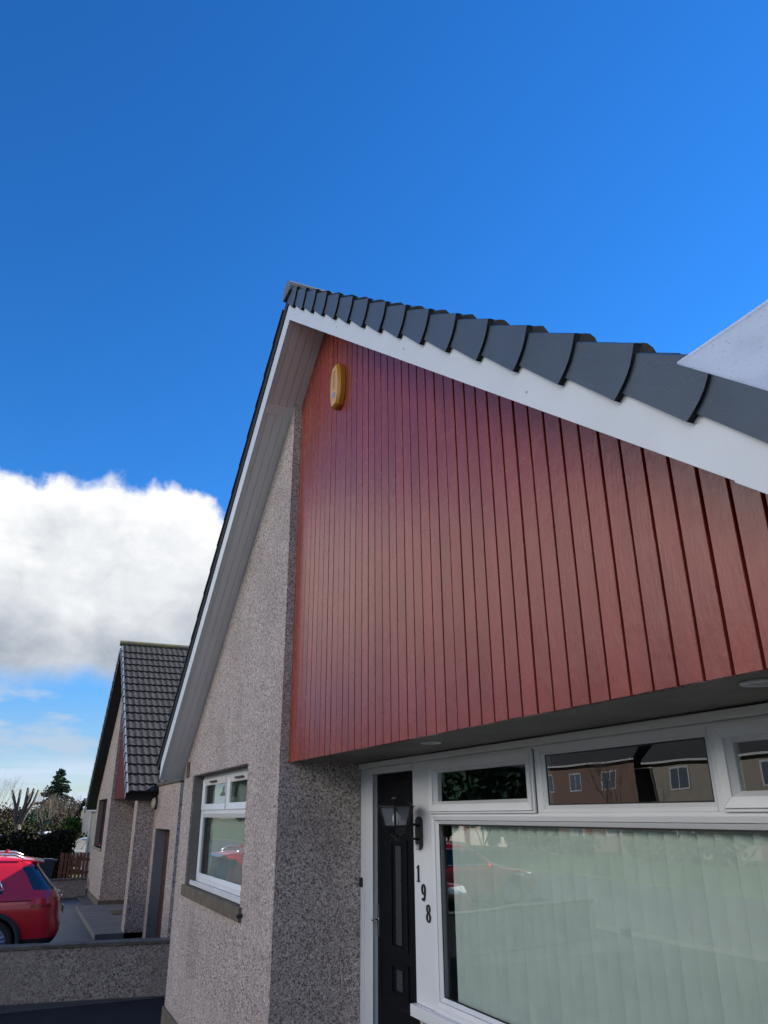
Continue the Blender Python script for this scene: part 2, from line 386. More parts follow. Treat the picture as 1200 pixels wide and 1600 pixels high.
# ------------------------------------------------------------------ house
def house(label, dx, dy, style):
    """gable-fronted house; local numbers are those of the near house, shifted by dx, dy"""
    near = style == 'near'
    root = thing('gabled_house', label, 'house', (-6.5+dx, 2.2+dy, 0))
    XA, ZB = -6.5+dx, 4.934+Z0
    mL, mR = .76, .793
    if not near: XA = -26.1; mL = mR = .785
    XL, XR = (-12.345, -.80) if near else (-32.15, -20.25)
    YB, YW, YC, YD = 1.87+dy, 2.2+dy, 2.285+dy, 3.06+dy
    def zb(x): return ZB - (mL*(XA-x) if x < XA else mR*(x-XA))
    WL, PR = -12.1+dx, -7.25+dx                   # left pier
    WR, PL = (-1.0, -1.5) if near else (-20.4, -20.95)
    zc = 3.107                                    # recess ceiling
    cast = M['cast'] if near else M['cast_far']
    TW = .035                                     # soffit lies this far under the wall tops
    # --- walls
    wz0, wz1 = 1.64, 3.167; wx0, wx1 = -11.40+dx, -8.40+dx
    b = MB()
    def pier(x0, x1, y0, y1, z0=0.):
        b.prism([(x0, z0), (x1, z0), (x1, zb(x1)+.02), (x0, zb(x0)+.02)], y0, y1)
    pier(WL, wx0, YW, YW+.3); pier(wx1, PR, YW, YW+.3)
    b.box(wx0, wx1, YW, YW+.3, 0, wz0); pier(wx0, wx1, YW, YW+.3, wz1)
    b.box(PR-.3, PR, YW+.3, YD+.25, 0, zc+.3)
    pier(PL, WR, YW, YW+.3); b.box(PL, PL+.3, YW+.3, YD+.25, 0, zc+.3)
    b.box(WL, WL+.3, YW+.3, YW+9, 0, 3.3); b.box(WR-.3, WR, YW+.3, YW+9, 0, 3.3)
    b.prism([(WL, 0), (WR, 0), (WR, zb(WR)), (XA, ZB), (WL, zb(WL))], YW+9, YW+9.3)
    if near: b.box(-17.0, WL-.001, YW+6.5, YW+9.3, 0, 6.6)      # unseen block added to keep sun off the path between the houses
    # wall behind the recess
    if near:
        b.box(-6.15, PL, YD+.03, YD+.25, 0, 1.20)
    else:
        b.box(PR, PL, YD, YD+.25, 0, zc+.1)
    if near:
        rp_ = random.Random(12)
        def stone(x, y, z_):
            r0 = rp_.uniform(.0035, .0085); o = len(b.v)
            for d_ in ((1, 0, 0), (-1, 0, 0), (0, 1, 0), (0, -1, 0), (0, 0, 1), (0, 0, -1)):
                b.v.append((x+d_[0]*r0*rp_.uniform(.7, 1.2), y+d_[1]*r0*rp_.uniform(.7, 1.2), z_+d_[2]*r0*rp_.uniform(.7, 1.2)))
            for q_ in ((0, 2, 4), (2, 1, 4), (1, 3, 4), (3, 0, 4), (2, 0, 5), (1, 2, 5), (3, 1, 5), (0, 3, 5)): b.f.append([o+k_ for k_ in q_]); b.mi.append(0)
        for _ in range(1500): stone(PR+rp_.uniform(-.006, .001), YW+rp_.uniform(-.001, .006), rp_.uniform(.2, zb(PR)))
        for _ in range(900): stone(WL+rp_.uniform(-.001, .005), YW+rp_.uniform(-.001, .004), rp_.uniform(.24, 3.3))
        for _ in range(700): stone(wx1+rp_.uniform(-.004, .002), YW+rp_.uniform(-.001, .004), rp_.uniform(1.5, 3.17)); stone(rp_.uniform(wx0, wx1), YW+rp_.uniform(-.001, .003), wz1+rp_.uniform(-.004, .002)); stone(wx0+rp_.uniform(-.003, .003), YW, rp_.uniform(1.6, 3.17))
        for _ in range(5200):                        # proud stones over the nearer faces
            stone(PR+.001, rp_.uniform(YW, YD-.01), rp_.uniform(.85, zc-.01)) if rp_.random() < .55 else stone(rp_.uniform(WL+1.2, PR), YW-.001, rp_.uniform(.8, 1.5))
    b.build('wall', cast, root)
    MB().box(WL-.03, WL+.9, YW-.03, YW-.001, 0, .24).box(WL-.03, WL-.001, YW-.001, YW+9, 0, .24).box(WL+.9, PR+.03, YW-.03, YW-.001, 0, .24).box(PR+.001, PR+.03, YW-.001, YD, 0, .24).build('plinth', M['stone'], root, bevel=.006)
    # --- cladding boards
    if near:
        bk = MB(); pts = [(PR+.004, zc+.02), (PL, zc+.02), (PL, zb(PL)), (XA, ZB), (PR+.004, zb(PR))]
        bk.prism(pts, YC+.040, YC+.10); bk.build('cladding_backing', M['redback'], root)
        bb = MB(); p = .1340; k0 = -2.635
        rnd = random.Random(3)
        xs = [k0 + p*i for i in range(-40, 12)]
        for x in xs:
            a, e = max(x+.0076, PR+.006), min(x+p-.0076, PL)
            if e-a < .02: continue
            zl = zc - rnd.uniform(0, .003); tilt = rnd.uniform(-.0012, .0012); dy0 = rnd.uniform(-.0012, .0012)
            ch = .0025
            poly = [(a, YC+dy0-tilt+ch), (a+ch, YC+dy0-tilt), (e-ch, YC+dy0+tilt), (e, YC+dy0+tilt+ch), (e, YC+.0395), (a, YC+.0395)]
            vs = [(x_, y_, zl) for x_, y_ in poly]
            if a < XA < e:
                tp = lambda x_: ZB - .05
            else: tp = lambda x_: zb(x_)
            vs += [(x_, y_, tp(x_)) for x_, y_ in poly]
            n = 6
            bb.add(vs, [tuple(range(n)), tuple(range(2*n-1, n-1, -1))] + [(i, i+n, (i+1) % n+n, (i+1) % n) for i in range(n)])
        bb.build('cladding', M['red'], root)
    else:
        bb = MB()
        x = PR+.02
        while x < PL-.02:
            e = min(x+.125, PL); bb.prism([(x, zc), (e, zc), (e, zb(e)), (x, zb(x))], YC, YC+.02); x += .134
        bb.prism([(PR, zc), (PL, zc), (PL, zb(PL)), (XA, ZB), (PR, zb(PR))], YC+.022, YC+.1)
        bb.build('cladding', M['maroon'], root)
    MB().box(PR+.002, PL-.002, YC+.0405, YD+.02, zc+.004, zc+.03).build('recess_ceiling', M['ceil'], root)
    # --- bargeboards
    bmat = M['barge'] if near else M['bargedark']
    for side in (-1, 1):
        mm = mL if side < 0 else mR; xe = XL if side < 0 else XR
        cosa = 1/math.hypot(1, mm); H = .205/cosa
        bd = MB()
        if near and side > 0:
            segs = [(XA, -5.62), (-5.615, -1.47), (-1.47, XR)]
        elif near: segs = [(XA, -7.95), (-7.955, XL)]
        else: segs = [(XA, xe)]
        for i, (a, e) in enumerate(segs):
            yo = YB - (.006 if (near and side > 0 and i == 2) else 0)
            lo_ = .005 if (near and side > 0 and i == 2) else 0
            bd.prism([(a, zb(a)-lo_), (e, zb(e)-lo_), (e, zb(e)+H), (a, zb(a)+H)], yo, YB+.022)
        if near:
            if False:
                bd.prism([(-1.50, zb(-1.50)-.015), (-1.44, zb(-1.44)-.015), (-1.44, zb(-1.44)+H), (-1.50, zb(-1.50)+H)], YB-.011, YB-.006)
            # returned lip under the board
            bd.prism([(XA, zb(XA)-.02*(0)), (xe, zb(xe)), (xe, zb(xe)+.012), (XA, zb(XA)+.012)], YB+.0222, YB+.062)
        bo = bd.build('bargeboard', bmat, root, bevel=.002 if near else 0)
        if near:
            rn = random.Random(5)
            L = abs(xe-XA)
            d = .22
            while d < L:
                x = XA + side*d; z = zb(x)+H*(.28+.12*rn.random())
                MB().lathe([(.0005, YB-.004), (.006, YB-.003), (.007, YB)], (x, 0, z), 'y', 6).build('nail', M['galv'], bo)
                d += 1.05 + rn.random()*.25
        # soffit: three boards following the rake
        so = MB(); y = YB+.05; wdt = (YW-YB-.05)/3 if True else .1
        def sofx(x0, x1, ya, yb_, dz=0.):
            so.add([(x0, ya, zb(x0)+dz), (x1, ya, zb(x1)+dz), (x1, yb_, zb(x1)+dz), (x0, yb_, zb(x0)+dz),
                    (x0, ya, zb(x0)+dz+.01), (x1, ya, zb(x1)+dz+.01), (x1, yb_, zb(x1)+dz+.01), (x0, yb_, zb(x0)+dz+.01)],
                   [(0, 1, 2, 3), (7, 6, 5, 4), (0, 4, 5, 1), (1, 5, 6, 2), (2, 6, 7, 3), (3, 7, 4, 0)])
        yy = YB+(.062 if near else .024); nb_ = 4; ws = (YC-yy)/nb_
        for i in range(nb_): sofx(XA, xe, yy+ws*i+.0025, yy+ws*(i+1)-.002)
        sofx(XA, xe, YB+.024, YC+.02, .012)
        if near and side < 0: sofx(-7.30, -7.38, YB+.03, YC, -.004)
        so.build('soffit', M['soffit'] if near else M['bargedark'], root)
    # --- roof covering
    g = .402; n0 = .328 if near else .305
    for side in (-1, 1):
        mm = mL if side < 0 else mR; xe = (XL if side < 0 else XR) + side*.06
        L = abs(xe-XA)*math.hypot(1, mm); ca = 1/math.hypot(1, mm); sa = mm*ca
        def P(s_, n_, y): return (XA + side*(s_*ca + n_*sa), y, ZB - s_*sa + n_*ca)
        # top start so both slopes meet at the ridge: shift s by n*tan
        rp = .17; ns = 6
        tl = MB(); y0 = YB+.02; y1 = YW+9.5
        ys = []; y = y0; k = 0
        while y < y1: ys.append((y, k)); y += rp/ns; k += 1
        prof = [0, .004, .016, .026, .026, .016]
        prof = [0, 0, .006, .024, .030, .018] if near else [0, 0, .004, .013, .016, .009]
        nc = int(math.ceil(L/g)); rn = random.Random(7)
        cnt = len(ys)
        lim = cnt if (side > 0) else cnt
        sk = .235
        for c in range(nc):
            s0 = max(c*g - .0, .0) - (.0); s1 = min((c+1)*g, L)
            o = len(tl.v)
            for (y, k) in ys:
                j = rn.uniform(-.002, .002)
                pf = prof[k % ns]
                tl.v.append(P(s0-(.24 if c == 0 else 0)*(1), n0-.02+pf, y)); tl.v.append(P(s1+.012+j*3, n0+.022+pf+j, y)); tl.v.append(P(s1+.010, n0-.02+pf*.6, y))
            for i in range(cnt-1):
                a = o+3*i
                tl.f.append([a, a+1, a+4, a+3]); tl.mi.append(0)
                tl.f.append([a+1, a+2, a+5, a+4]); tl.mi.append(0)
        tl.build('roof', M['tile'] if near else M['tile_far'], root)
        MB().add([P(0, n0-.06, y0), P(L, n0-.06, y0), P(L, n0-.06, y1), P(0, n0-.06, y1), P(0, n0-.10, y0), P(L, n0-.10, y0), P(L, n0-.10, y1), P(0, n0-.10, y1)],
                 [(0, 1, 2, 3), (7, 6, 5, 4), (0, 4, 5, 1), (1, 5, 6, 2), (2, 6, 7, 3), (3, 7, 4, 0)]).build('roof_underlay', M['dark'], root)
        # verge caps, each flaring out over the one below
        vg = MB(); s_off = .145 if near else 0
        ntile = nc if not (near and side < 0) else 0
        yv = YB - (.012)
        for c in range(ntile):
            s0 = c*g - (g-s_off if s_off else 0); s1 = s0+g+.004
            if s1 <= .05: continue
            s0 = max(s0, -.22)
            if s0 > L: continue
            nb0, nb1, nt0, nt1 = .168, .132, .318, .352
            ya, ybb = yv-.004, yv-.021
            rows0 = []; rows1 = []
            K = 6
            for i in range(K+1):
                q = i/K
                bow = .022*math.sin(math.pi*q)
                rows0.append((s0-.01, nb0+(nt0-nb0)*q, ya)); rows1.append((s1-.010+bow+.004*(q), nb1+(nt1-nb1)*q, ybb))
            o = len(vg.v)
            outer = [P(*a) for a in rows0] + [P(*a) for a in rows1]
            # fold over the roof
            f0 = [P(s0, nt0+.008, ya+.012), P(s0, nt0+.008, ya+.05)]; f1 = [P(s1-.004, nt1+.006, ybb+.012), P(s1-.012, nt1+.006, ybb+.05)]
            inner1 = [P(a[0]-.004, a[1], YB+.004) for a in rows1]
            botin = [P(s0, nb0, YB+.0), P(s1, nb1, YB+.0)]
            vg.v += [tuple(x) for x in outer+f0+f1+inner1+botin]
            for i in range(K): vg.f.append([o+i, o+i+1, o+K+1+i+1, o+K+1+i]); vg.mi.append(0)
            F = o+2*(K+1)
            vg.f.append([o+K, F, F+2, o+2*K+1]); vg.mi.append(0)
            vg.f.append([F, F+1, F+3, F+2]); vg.mi.append(0)
            I = F+4
            for i in range(K): vg.f.append([o+K+1+i, o+K+2+i, I+i+1, I+i]); vg.mi.append(1)
            vg.f.append([o+K+1+K, F+2, F+3, I+K]); vg.mi.append(1)
            B = I+K+1
            vg.f.append([o, o+K+1, B+1, B]); vg.mi.append(1)
        if near and side < 0:                       # this verge is an open dark undercloak under a thin grey lip
            vg.add([P(-.1, .208, YB-.012), P(L-.05, .208, YB-.012), P(L-.05, .325, YB-.012), P(-.1, .325, YB-.012), P(-.1, .208, YB+.03), P(L-.05, .208, YB+.03), P(L-.05, .325, YB+.03), P(-.1, .325, YB+.03)],
                   [(0, 1, 2, 3), (7, 6, 5, 4), (0, 4, 5, 1), (1, 5, 6, 2), (2, 6, 7, 3), (3, 7, 4, 0)], 1)
            rl = random.Random(8)
            for c in range(nc):
                a_, e_ = c*g, min(c*g+g+.02, L); j = rl.uniform(-.002, .002)
                vg.add([P(a_, .322, YB-.03), P(e_, .338+j, YB-.034), P(e_, .346+j, YB-.034), P(a_, .332, YB-.03), P(a_, .322, YB+.05), P(e_, .338+j, YB+.05), P(e_, .346+j, YB+.05), P(a_, .332, YB+.05)],
                       [(0, 1, 2, 3), (7, 6, 5, 4), (0, 4, 5, 1), (1, 5, 6, 2), (2, 6, 7, 3), (3, 7, 4, 0)], 0)
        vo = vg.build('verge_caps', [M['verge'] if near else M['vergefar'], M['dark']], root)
    # ridge
    rd = MB(); zr = ZB + .305*math.hypot(1, mR) - .035
    y = YB-.05; first = True
    while y < YW+9.3:
        n = 10; a0 = R(-25); a1 = R(205); pts = []
        for i in range(n+1):
            a = a0+(a1-a0)*i/n; pts.append((XA+.135*math.cos(a), zr+.115*math.sin(a)))
        rd.prism(pts, y, y+.445); y += .45
    rd.build('ridge', M['ridge'] if near else M['moss'], root)
    # eaves gutter and box on the visible right side
    ex = XR+.02; ez = zb(XR)
    e = MB(); e.box(WR+.001, ex-.01, YB+.05, YW+9, ez-.02, ez+.15)
    e.build('eaves_box', M['barge'] if near else M['bargedark'], root)
    gt = MB(); n = 8; pts = []
    for i in range(n+1):
        a = R(180+180*i/n); pts.append((ex+.09+.075*math.cos(a), ez+.20+.075*math.sin(a)))
    for i in range(n, -1, -1):
        a = R(180+180*i/n); pts.append((ex+.09+.068*math.cos(a), ez+.20+.068*math.sin(a)))
    o = len(gt.v)
    N = len(pts)
    for yy_ in (YB-.02, YW+9): gt.v += [(x, yy_, z) for x, z in pts]
    for i in range(N): gt.f.append([o+i, o+(i+1) % N, o+N+(i+1) % N, o+N+i]); gt.mi.append(0)
    gt.prism([(ex+.09+.075*math.cos(R(180+180*i/n)), ez+.20+.075*math.sin(R(180+180*i/n))) for i in range(n+1)], YB-.024, YB-.02)
    gt.build('gutter', M['ridge'] if near else M['verge'], root)
    return root, dict(YB=YB, YW=YW, YC=YC, YD=YD, WL=WL, PR=PR, WR=WR, PL=PL, zc=zc, zb=zb, wx0=wx0, wx1=wx1, wz0=wz0, wz1=wz1)

H1, h = house('large near house with red painted board gable over a white framed window', 0, 0, 'near')
H2, h2 = house('pebble-dashed house with dark tiled roof and black bargeboards behind the near gable', -19.6, .43, 'far')

# --- near house: pier window
Y = 2.34; z = Z0
MB().box(-11.40, -11.385, 2.22, 2.45, 1.64, 3.167).box(-8.415, -8.40, 2.22, 2.45, 1.64, 3.167).box(-11.385, -8.415, 2.22, 2.45, 3.152, 3.167).build('window_reveal', M['reveal'], H1)
ws = MB().box(-11.46, -8.34, 2.165, 2.215, z-1.01, z-.875); ws.box(-11.39, -8.41, 2.215, 2.42, z-.995, z-.885)
ws.build('stone_sill', M['stone'], H1, bevel=.006)
wf = MB()
x0, x1, zb0, zt0 = -11.38, -8.42, z-.835, z+.50
wf.ring(x0, x1, zb0, zt0, .055, Y, Y+.06)
wf.box(x0+.055, x1-.055, Y+.001, Y+.06, z+.012, z+.062)
wf.box(-9.93, -9.87, Y+.001, Y+.06, z+.062, zt0-.055)
wf.bevring(x0+.055, x1-.055, zb0+.055, z+.012, .05, Y-.012, Y+.008, Y+.03)
for a, e in ((x0+.052, -9.933), (-9.867, x1-.052)):
    wf.bevring(a, e, z+.058, zt0-.052, .075, Y-.016, Y+.006, Y+.03)
win = wf.build('window', M['pvc'], H1, bevel=.003)
wp = MB().box(x0+.1, x1-.1, Y+.018, Y+.022, zb0+.1, z+.0)
wp.box(x0+.12, -9.99, Y+.018, Y+.022, z+.125, zt0-.12); wp.box(-9.81, x1-.12, Y+.018, Y+.022, z+.125, zt0-.12)
wp.build('pane', M['glass'], win)
MB().box(-11.43, -8.41, 2.255, Y-.002, z-.875, z-.836).box(-11.39, -8.41, 2.26, 2.275, z-.835, z-.82).build('sill', M['pvc'], win, bevel=.004)
for a in (-10.85, -9.45): MB().box(a, a+.38, Y-.030, Y-.0165, zt0-.098, zt0-.078).build('trickle_vent', M['plastic'], win)
MB().box(-11.92, -11.72, 2.188, 2.199, z+.50, z+.72).build('air_brick', M['brick'], H1)
MB().tube([(-8.30, 2.14, z-.95), (-8.30, 2.22, z-.94)], .018, 8).build('weep_pipe', M['plastic'], H1)

# --- near house: door, side panel and long window
Y = 3.06
fr = MB()
fr.box(-7.246, -7.16, Y-.02, Y+.14, .85, 3.10); fr.box(-7.16, -7.00, Y+.0, Y+.14, .85, 3.10); fr.box(-7.0, -6.15, Y+.0, Y+.14, z+.345, 3.10)
fr.box(-7.16, -6.985, Y-.012, Y-.0005, .85, z+.40); fr.box(-6.985, -6.15, Y-.012, Y-.0005, z+.365, z+.40)
dfr = fr.build('door_frame', M['pvc'], H1, bevel=.004)
dr = MB(); dr.box(-6.998, -6.152, Y+.045, Y+.09, .86, z+.343)
dr.ring(-6.70, -6.36, z-1.08, z-.22, .03, Y+.035, Y+.0449); dr.ring(-6.70, -6.36, z-1.42, z-1.17, .03, Y+.035, Y+.0449)
dr.bevring(-6.93, -6.22, z-1.5, z+.27, .02, Y+.038, Y+.0449, Y+.0449)
door = dr.build('door', M['blackdoor'], H1, bevel=.003)
MB().box(-6.585, -6.475, Y+.036, Y+.0445, z-1.035, z-.27).box(-6.585, -6.475, Y+.036, Y+.0445, z-1.37, z-1.22).build('glazing_strip', M['glassd'], door)
hd = MB().box(-6.96, -6.925, Y+.025, Y+.0445, z-1.02, z-.76)
hd.tube([(-6.943, Y+.03, z-.885), (-6.943, Y-.03, z-.885), (-6.93, Y-.035, z-.886), (-6.83, Y-.033, z-.888)], .010, 8)
hd.build('handle', M['chrome'], door, bevel=.002)
MB().box(-7.225, -7.185, Y-.045, Y-.0205, z-.64, z-.56).build('doorbell', M['black'], H1, bevel=.006)
MB().box(-6.15, -5.845, Y+.004, Y+.10, 1.272, 3.10).build('side_panel', M['pvc'], H1)
fw = MB()
X0, X1 = -5.84, -1.502; ZB_, ZT_ = 1.272, 3.10
fw.ring(X0, X1, ZB_, ZT_, .045, Y-.004, Y+.10)
fw.box(X0+.045, X1-.045, Y-.003, Y+.10, z-.025, z-.004)                 # transom
fw.box(X0+.045, X1-.045, Y-.003, Y+.10, z+.388, 3.055)
fw.box(-4.325, -4.29, Y-.003, Y+.10, z-.004, z+.388); fw.box(-2.85, -2.815, Y-.003, Y+.10, z-.004, z+.388)
fw.bevring(X0+.045, X1-.045, ZB_+.045, z-.025, .030, Y-.012, Y+.000, Y+.05)
fw.bevring(X0+.090-.012, X1-.078, ZB_+.078, z-.058, .026, Y+.004, Y+.024, Y+.05)
fw.bevring(-4.29, -2.85, z-.004, z+.388, .024, Y-.006, Y+.004, Y+.05)
fw.bevring(-4.266, -2.874, z+.02, z+.364, .020, Y+.006, Y+.026, Y+.05)
for a, e in ((X0+.035, -4.333), (-2.807, X1-.035)):                     # opening lights stand proud
    fw.ring(a, e, z-.006, z+.392, .028, Y-.022, Y-.0055)
    fw.bevring(a+.016, e-.016, z+.010, z+.376, .052, Y-.036, Y-.028, Y+.03)
    fw.bevring(a+.066, e-.066, z+.060, z+.326, .024, Y-.022, Y+.012, Y+.05)
fwin = fw.build('front_window', M['pvc'], H1, bevel=.0025)
MB().box(-7.246, X1, Y-.055, Y-.024, z+.405, 3.102).build('window_head', M['pvc'], H1, bevel=.006)
gp = MB().box(X0+.10, X1-.10, Y+.030, Y+.034, ZB_+.09, z-.07); gp.build('pane', M['glass'], fwin)
MB().box(-4.25, -2.89, Y+.030, Y+.034, z+.03, z+.354).build('pane', M['glass'], fwin)
for a, e in ((X0+.12, -4.42), (-2.72, X1-.12)): MB().box(a, e, Y+.018, Y+.022, z+.07, z+.315).build('pane', M['glass'], fwin)
# black glazing gaskets
gk = MB(); gk.ring(X0+.102, X1-.102, ZB_+.102, z-.082, .012, Y+.026, Y+.0295); gk.ring(-4.247, -2.893, z+.039, z+.345, .008, Y+.026, Y+.0295)
gk.build('gasket', M['black'], fwin)
MB().box(-6.155, X1, Y-.055, Y+.003, 1.205, 1.2715).box(-6.155, X1, Y-.055, Y-.045, 1.19, 1.2045).build('sill', M['pvc'], fwin, bevel=.005)
MB().box(PLx if False else -7.25, -1.5, 2.1, 3.058, 0, .84).build('porch_slab', M['brick'], H1, bevel=.01)
# room behind the glass
rm = MB(); rm.box(-7.2, -1.3, 6.4, 6.5, 0, 3.1); rm.box(-7.25, -7.2, 3.32, 6.5, 0, 3.1); rm.box(-1.3, -1.25, 3.3, 6.5, 0, 3.1); rm.box(-7.2, -1.3, 3.3, 6.4, .8, .85); rm.box(-7.2, -1.3, 3.3, 6.4, 3.11, 3.15)
rm.box(-11.75, -7.56, 5.5, 5.6, .8, 3.3); rm.box(-11.75, -7.56, 2.6, 5.5, .8, .85); rm.box(-11.75, -7.56, 2.6, 5.5, 3.3, 3.34)
rm.build('interior', M['room'], H1)

# vertical blinds
def blind(label, xa, xb, y, z0, z1, pitch, ang, group):
    t_ = thing('vertical_blind', label, 'blind', ((xa+xb)/2, y, z0), 0, group)
    b = MB(); x = xa; rn = random.Random(11); w_ = pitch*1.12/2
    while x < xb:
        a = R(ang+rn.uniform(-2.5, 2.5)); c_, s_ = math.cos(a)*w_, math.sin(a)*w_
        K = 5; o = len(b.v)
        for i in range(K+1):
            q = -1+2*i/K; bulge = .006*(1-q*q)
            px, py = x+c_*q+math.sin(a)*bulge*-1, y+s_*q-math.cos(a)*bulge
            b.v += [(px, py, z0+rn.uniform(0, .002)), (px, py, z1)]
        for i in range(K): b.f.append([o+2*i, o+2*i+1, o+2*i+3, o+2*i+2]); b.mi.append(0)
        x += pitch
    b.build('slats', M['blind'], t_, smooth=True)
    MB().box(xa-.1, xb+.1, y-.03, y+.03, z1, z1+.04).build('head_rail', M['pvc'], t_)
blind('pale green vertical blind filling the long front window', -5.57, -1.55, 3.17, 1.22, Z0-.045, .115, 24, None)
blind('closely set vertical blind inside the small pier window', -11.2, -8.5, 2.50, 1.7, 3.1, .09, 62, None)

# --- neighbour window etc.
YW2 = h2['YW']
MB().box(h2['wx0'], h2['wx0']+.015, YW2+.01, YW2+.28, 1.64, 3.167).build('window_reveal', M['reveal'], H2)
w2 = MB().ring(h2['wx0']+.015, h2['wx1'], 1.66, 3.165, .06, YW2+.16, YW2+.22); w2.box(-29.6, -29.52, YW2+.161, YW2+.219, 1.7, 3.1)
w2o = w2.build('window', M['maroon'], H2)
MB().box(h2['wx0']+.05, h2['wx1'], YW2+.185, YW2+.19, 1.7, 3.1).build('pane', M['carglass'], w2o)
MB().box(h2['wx0']-.05, h2['wx1']+.05, YW2-.05, YW2+.15, 1.56, 1.64).build('sill', M['concrete'], w2o, bevel=.01)
d2 = MB().box(-24.4, -23.4, h2['YD']-.05, h2['YD']-.002, .3, 2.5).build('door', M['garage'], H2)

# --- garage extension between the houses
EX = thing('garage_extension', 'flat-topped pebble-dashed garage between the two gabled houses', 'garage', (-18.7, 3.05, 0))
e = MB(); ya = 3.05
zt = 3.30
e.box(-20.38, -19.95, ya, ya+.3, 0, zt); e.box(-19.95, -17.95, ya, ya+.3, 2.35, zt); e.box(-17.95, -17.15, ya, ya+.3, 0, zt)
e.box(-17.45, -17.15, ya+.3, ya+6, 0, zt)
e.build('wall', M['cast_far'], EX)
MB().box(-20.38, -17.10, ya-.04, ya+.3, zt+.001, zt+.07).box(-17.45, -17.10, ya+.3, ya+6, zt+.001, zt+.07).build('coping', M['coping'], EX, bevel=.008)
MB().box(-20.38, -17.45, ya+.3, ya+6, zt-.2, zt-.1).build('flat_roof', M['dark'], EX)
MB().box(-19.949, -19.935, ya+.01, ya+.29, 0, 2.349).build('door_reveal', mat('grey_reveal', (.19, .195, .20), .7), EX)
gd = MB()
x = -19.93
while x < -17.96: gd.box(x, min(x+.155, -17.955), ya+.24, ya+.28, .02, 2.345); x += .165
gd.box(-19.93, -17.955, ya+.262, ya+.285, .02, 2.345)
gd.build('garage_door', M['garage'], EX)
wl = thing('bulkhead_lamp', 'round cream bulkhead lamp on the garage wall beside the eaves', 'wall lamp', (-20.2, 3.02, 2.92))
MB().lathe([(.15, 0), (.15, -.03), (.14, -.04)], (0, 0.029, 0), 'y', 20).build('base', M['plastic'], wl, world=False)
MB().lathe([(.135, -.04), (.13, -.07), (.10, -.10), (.05, -.12), (.001, -.125)], (0, .029, 0), 'y', 20).build('diffuser', M['lampcream'], wl, world=False, smooth=True)
MB().box(-26.8, -20.4, 2.0, 3.45, 0, .13).build('porch_floor', M['slabs'], H2, bevel=.008)
MB().box(-31.6, -26.9, 2.30, 2.62, 0, .05).build('drain_strip', M['pave'], H2)
tag(MB().box(-24.9, -24.0, 2.75, 3.35, .131, .15).build('doormat', M['mat_'], loc=(-24.5, 3.0, .131)), 'brown doormat on the paved porch of the far house', 'doormat')

# --- low boundary walls
def lowwall(p0, p1, hgt, label, thick=.22, cop=.055):
    d = (Vector(p1)-Vector(p0)); L = d.length; a = math.atan2(d.y, d.x)
    r = thing('boundary_wall', label, 'wall', (p0[0], p0[1], 0), a)
    MB().box(0, L, 0, thick, 0, hgt-cop).build('wall', M['cast_wall'], r, world=False)
    c = MB(); rn = random.Random(2); x = 0
    while x < L:
        e = min(x+rn.uniform(.55, .7), L); c.box(x+.001, e-.002, -.03, thick+.03, hgt-cop+rn.uniform(0, .003), hgt+rn.uniform(-.004, .003)); x = e
    c.build('coping', M['coping'], r, world=False, bevel=.006)
    dd = d.normalized()
    return r
dv = Vector((.42, 2.37)).normalized()
p0 = Vector((-14.46, .18)) - dv*6.5; p1 = Vector((-14.04, 2.55)) + dv*1.2
lowwall((p0.x, p0.y, 0), (p1.x, p1.y, 0), .775, 'low wet pebble-dashed wall in front of the red car')
lowwall((-31.0, -6.8, 0), (-31.0, 2.55, 0), .60, 'low wall across the far end of the driveway behind the red car')
# grit and moss swept against the wall foot
rn = random.Random(9); gr = MB()
for i in range(700):
    s_ = rn.uniform(0, 9.5); q = abs(rn.gauss(0, .05)); P_ = p0 + dv*s_ + Vector((dv.y, -dv.x))*(q+.005)
    r0 = rn.uniform(.004, .012)
    gr.add([(P_.x+r0, P_.y, .003), (P_.x-r0*.6, P_.y+r0, .003), (P_.x-r0*.6, P_.y-r0, .003), (P_.x, P_.y, .003+r0)], [(0, 1, 3), (1, 2, 3), (2, 0, 3)])
g_ = gr.build('grit', M['slabs'], loc=(-14.4, 0, 0)); tag(g_, 'loose pale grit along the foot of the low wall', 'grit'); g_['kind'] = 'stuff'

# ------------------------------------------------------------------ fixtures
# alarm box
ab = thing('alarm_box', 'yellow burglar alarm box high on the red boards', 'alarm box', (-5.99, 2.285, 3.91+Z0), scale=.94)
def outl(hh, ww, K=10, cut=.75):
    pts = []
    for i in range(K+1):
        q = -1+2*i/K; pts.append((ww*math.sqrt(max(0, 1-(q*.86)**2)) , hh*q))
    return pts
def lens(y0, y1, hh, ww, sh=1.):
    L_ = outl(hh, ww); ring0 = [(x, z_) for x, z_ in L_] + [(-x, z_) for x, z_ in reversed(L_)]
    return ring0
rg = lens(0, 0, .245, .13)
b = MB(); n = len(rg)
b.v += [(x, -.005, z_) for x, z_ in rg] + [(x*.98, -.055, z_) for x, z_ in rg] + [(x*.80, -.085, z_*.93) for x, z_ in rg]
for k in range(2):
    for i in range(n): b.f.append([k*n+i, k*n+(i+1) % n, (k+1)*n+(i+1) % n, (k+1)*n+i]); b.mi.append(0)
b.f.append(list(range(n))); b.mi.append(0)
b.f.append([2*n+i for i in range(n)]); b.mi.append(1)
b.build('case', [M['yellow'], M['yellowface']], ab, world=False)
lt = MB()
rn = random.Random(4)
zz = .17
for i in range(7):                                  # upright lettering down the face
    for (a, c_, d_, e_) in (((-.035, .035, 0, .004)), ((-.035, -.028, -.015, .004)), ((.0, .007, -.012, .004))) if i % 2 else ((-.035, .035, 0, .004), (-.035, .035, -.016, -.012)):
        lt.box(a, c_, -.0868, -.0852, zz+min(d_, e_), zz+max(d_, e_))
    zz -= .031
lt.build('lettering', M['ink'], ab, world=False)
